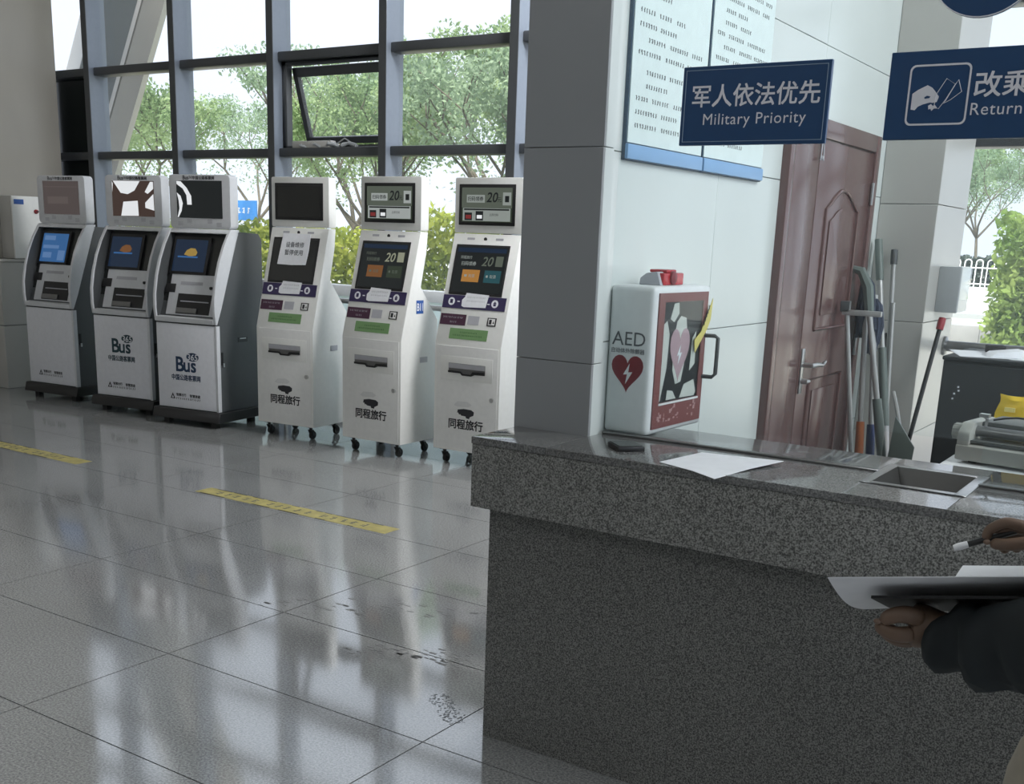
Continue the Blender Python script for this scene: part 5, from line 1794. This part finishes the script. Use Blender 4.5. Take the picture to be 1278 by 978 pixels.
# fingers grown as chains rooted inside the palms, then joined into the one body mesh
bm = bmesh.new()
bm.from_mesh(body.data)
for js in E_fingers:
    o = skin_mesh('finger', js, chain(len(js)), M_SKIN, None, 2, 0)
    bm.from_mesh(o.data)
    me_ = o.data
    bpy.data.objects.remove(o)
    bpy.data.meshes.remove(me_)
# face: nose, lips, ears, brow in the same mesh
fm = MB()
fm.ball((0.03 - 0.084 - PX, 0, 1.605), 0.014, 10, 8, (1.0, 0.8, 1.5))
fm.ball((0.03 - 0.074 - PX, 0, 1.565), 0.016, 10, 8, (0.6, 1.5, 0.5))
for s_ in (-1, 1):
    fm.ball((0.045 - PX, s_ * 0.082, 1.61), 0.022, 10, 8, (0.7, 0.35, 1.3))
    fm.ball((0.03 - 0.070 - PX, s_ * 0.032, 1.645), 0.018, 10, 8, (0.5, 1.2, 0.4))
tm = bpy.data.meshes.new('face')
tm.from_pydata(fm.v, [], fm.f)
bm.from_mesh(tm)
bpy.data.meshes.remove(tm)
bm.to_mesh(body.data)
bm.free()
body.data.polygons.foreach_set('use_smooth', [True] * len(body.data.polygons))
for s_ in (-1, 1):
    MB().ball((0.03 - 0.064 - PX, s_ * 0.030, 1.628), 0.011, 12, 8, (0.6, 1.2, 0.7)).build('eye', M_PAPER, body, smooth=True)
hm = MB().ball((0.052 - PX, 0, 1.655), 0.094, 18, 12, (1.0, 0.94, 1.05))
hm.v = [(x if not (z < 1.65 and x < 0.0 - PX) else x + 0.07, y, max(z, 1.575)) for x, y, z in hm.v]
hm.build('hair', M_HAIR, pe, smooth=True)
# clothes
CJ, CE = [], []


def cj(x, y, z, r):
    CJ.append((x - PX, y - PY, z, r))
    return len(CJ) - 1


a = cj(0.09, 1.56, 0.90, 0.175)
b = cj(0.09, 1.56, 1.10, 0.172)
c = cj(0.10, 1.56, 1.29, 0.175)
d = cj(0.095, 1.56, 1.40, 0.12)
CE += [(a, b), (b, c), (c, d)]
e1 = cj(0.105, 1.375, 1.335, 0.092)
e2 = cj(0.02, 1.345, 1.20, 0.070)
e3 = cj(-0.108, 1.350, 1.119, 0.066)
e4 = cj(-0.155, 1.389, 1.090, 0.062)
e5 = cj(-0.207, 1.428, 1.066, 0.056)
e6 = cj(-0.241, 1.443, 1.065, 0.046)
e7 = cj(-0.265, 1.450, 1.066, 0.037)
LA = [(0.09, 1.54, 1.28, 0.12), (0.095, 1.45, 1.34, 0.108)] + [(CJ[k][0] + PX, CJ[k][1] + PY, CJ[k][2], CJ[k][3]) for k in (e1, e2, e3, e4, e5, e6, e7)]
CE_unused = [(c, e1), (e1, e2), (e2, e3), (e3, e4), (e4, e5), (e5, e6), (e6, e7)]
f1 = cj(0.105, 1.745, 1.335, 0.092)
f2 = cj(0.07, 1.80, 1.10, 0.066)
f3 = cj(-0.08, 1.72, 1.145, 0.048)
f4 = cj(-0.118, 1.70, 1.156, 0.040)
f12 = cj(0.10, 1.79, 1.23, 0.075)
RA = [(0.09, 1.58, 1.28, 0.12), (0.095, 1.67, 1.34, 0.108)] + [(CJ[k][0] + PX, CJ[k][1] + PY, CJ[k][2], CJ[k][3]) for k in (f1, f12, f2, f3, f4)]
CE_unused = [(c, f1), (f1, f12), (f12, f2), (f2, f3), (f3, f4)]
jk = skin_mesh('jacket', [CJ[k] for k in (a, b, c, d)] + [(0.08 - PX, 0, 1.465, 0.062)], chain(5), M_JACKET, pe, 2, 0)
bm = bmesh.new()
bm.from_mesh(jk.data)
for arm in (LA, RA):
    o = skin_mesh('sleeve', [(q[0] - PX, q[1] - PY, q[2], q[3]) for q in arm], chain(len(arm)), M_JACKET, None, 2, 0)
    bm.from_mesh(o.data)
    me_ = o.data
    bpy.data.objects.remove(o)
    bpy.data.meshes.remove(me_)
bm.to_mesh(jk.data)
bm.free()
jk.data.polygons.foreach_set('use_smooth', [True] * len(jk.data.polygons))
# sleeve folds
me = jk.data
for v in me.vertices:
    x, y, z = v.co.x + PX, v.co.y + PY, v.co.z
    if z < 1.12 and x < 0.06 and y < 1.52:
        w_ = math.sin(x * 105 + z * 40) * 0.008 + math.sin(x * 60 - y * 50) * 0.006
        n_ = v.normal
        v.co += n_ * w_
CJ, CE = [], []
a = cj(0.085, 1.56, 0.95, (0.12, 0.165))
for (y, dx) in ((1.45, -0.105), (1.66, 0.06)):
    h1 = cj(0.06 + dx - (0.03 if y < 1.5 else 0.0), y, 0.88, 0.125 if y < 1.5 else 0.11)
    h2 = cj(0.06 + dx, y, 0.48, 0.082)
    h3 = cj(0.09 + dx, y, 0.10, 0.065)
    CE += [(a, h1), (h1, h2), (h2, h3)]
skin_mesh('trousers', CJ, CE, M_TROUSER, pe, 2, a)
for (y, dx) in ((1.45, -0.105), (1.66, 0.06)):
    mb = MB().prism(rrect(-0.13 + dx, 0.14 + dx, -0.045, 0.045, 0.04), 0.0, 0.085, 'z')
    mb.v = [(x + 0.02 - PX, yy + y - PY, z * (1.0 if x > 0.03 + dx else 0.75)) for x, yy, z in mb.v]
    mb.build('shoe', M_BLACKM, pe, bevel=0.012, smooth=True)
# finger nails
for js in E_fingers[-1:] + E_fingers[4:5]:
    q = js[-1]
    MB().ball((q[0] - 0.004, q[1] - 0.006, q[2] + 0.002), 0.005, 8, 6, (1.0, 0.5, 0.8)).build('nail', M_NAIL, body, smooth=True)

# clipboard with papers, its far edge tipped down
cbd = thing('clipboard', 'black clipboard held at the right edge with papers on it', 'clipboard')
sheet('board', None, [(-0.345, 1.409, 1.105), (-0.050, 1.377, 1.175), (-0.058, 1.540, 1.112), (-0.343, 1.535, 1.055)], lambda u, v: 0.0, parent=cbd, n=2, m=M_BLACK, th=0.004)
MB().tube([(-0.075, 1.43, 1.163), (-0.078, 1.49, 1.142)], 0.007, 10).build('clip', M_STEEL, cbd, smooth=True)
sheet('paper_sheet', 'large white paper drooping over the left end of the clipboard', [(-0.397, 1.385, 1.126), (-0.085, 1.366, 1.196), (-0.095, 1.555, 1.116), (-0.386, 1.545, 1.042)],
      lambda u, v: 0.002 - 0.012 * math.sin(PI * v) * max(0.0, 0.2 - u) / 0.2, n=12)
sheet('paper_sheet', 'smaller white page lifting from the papers on the clipboard', [(-0.252, 1.43, 1.141), (-0.10, 1.396, 1.184), (-0.105, 1.555, 1.158), (-0.265, 1.557, 1.127)],
      lambda u, v: 0.003, n=6)
pn = thing('pen', 'dark pen with white end held in the right hand', 'pen')
pa, pb = Vector((-0.292, 1.625, 1.136)), Vector((-0.180, 1.668, 1.185))
MB().tube([pa.lerp(pb, 0.14), pb], 0.0046, 10).build('barrel', M_BLACK, pn, smooth=True)
MB().tube([pa, pa.lerp(pb, 0.05), pa.lerp(pb, 0.15)], [0.0045, 0.0055, 0.0052], 10).build('white_end', M_PAPER, pn, smooth=True)
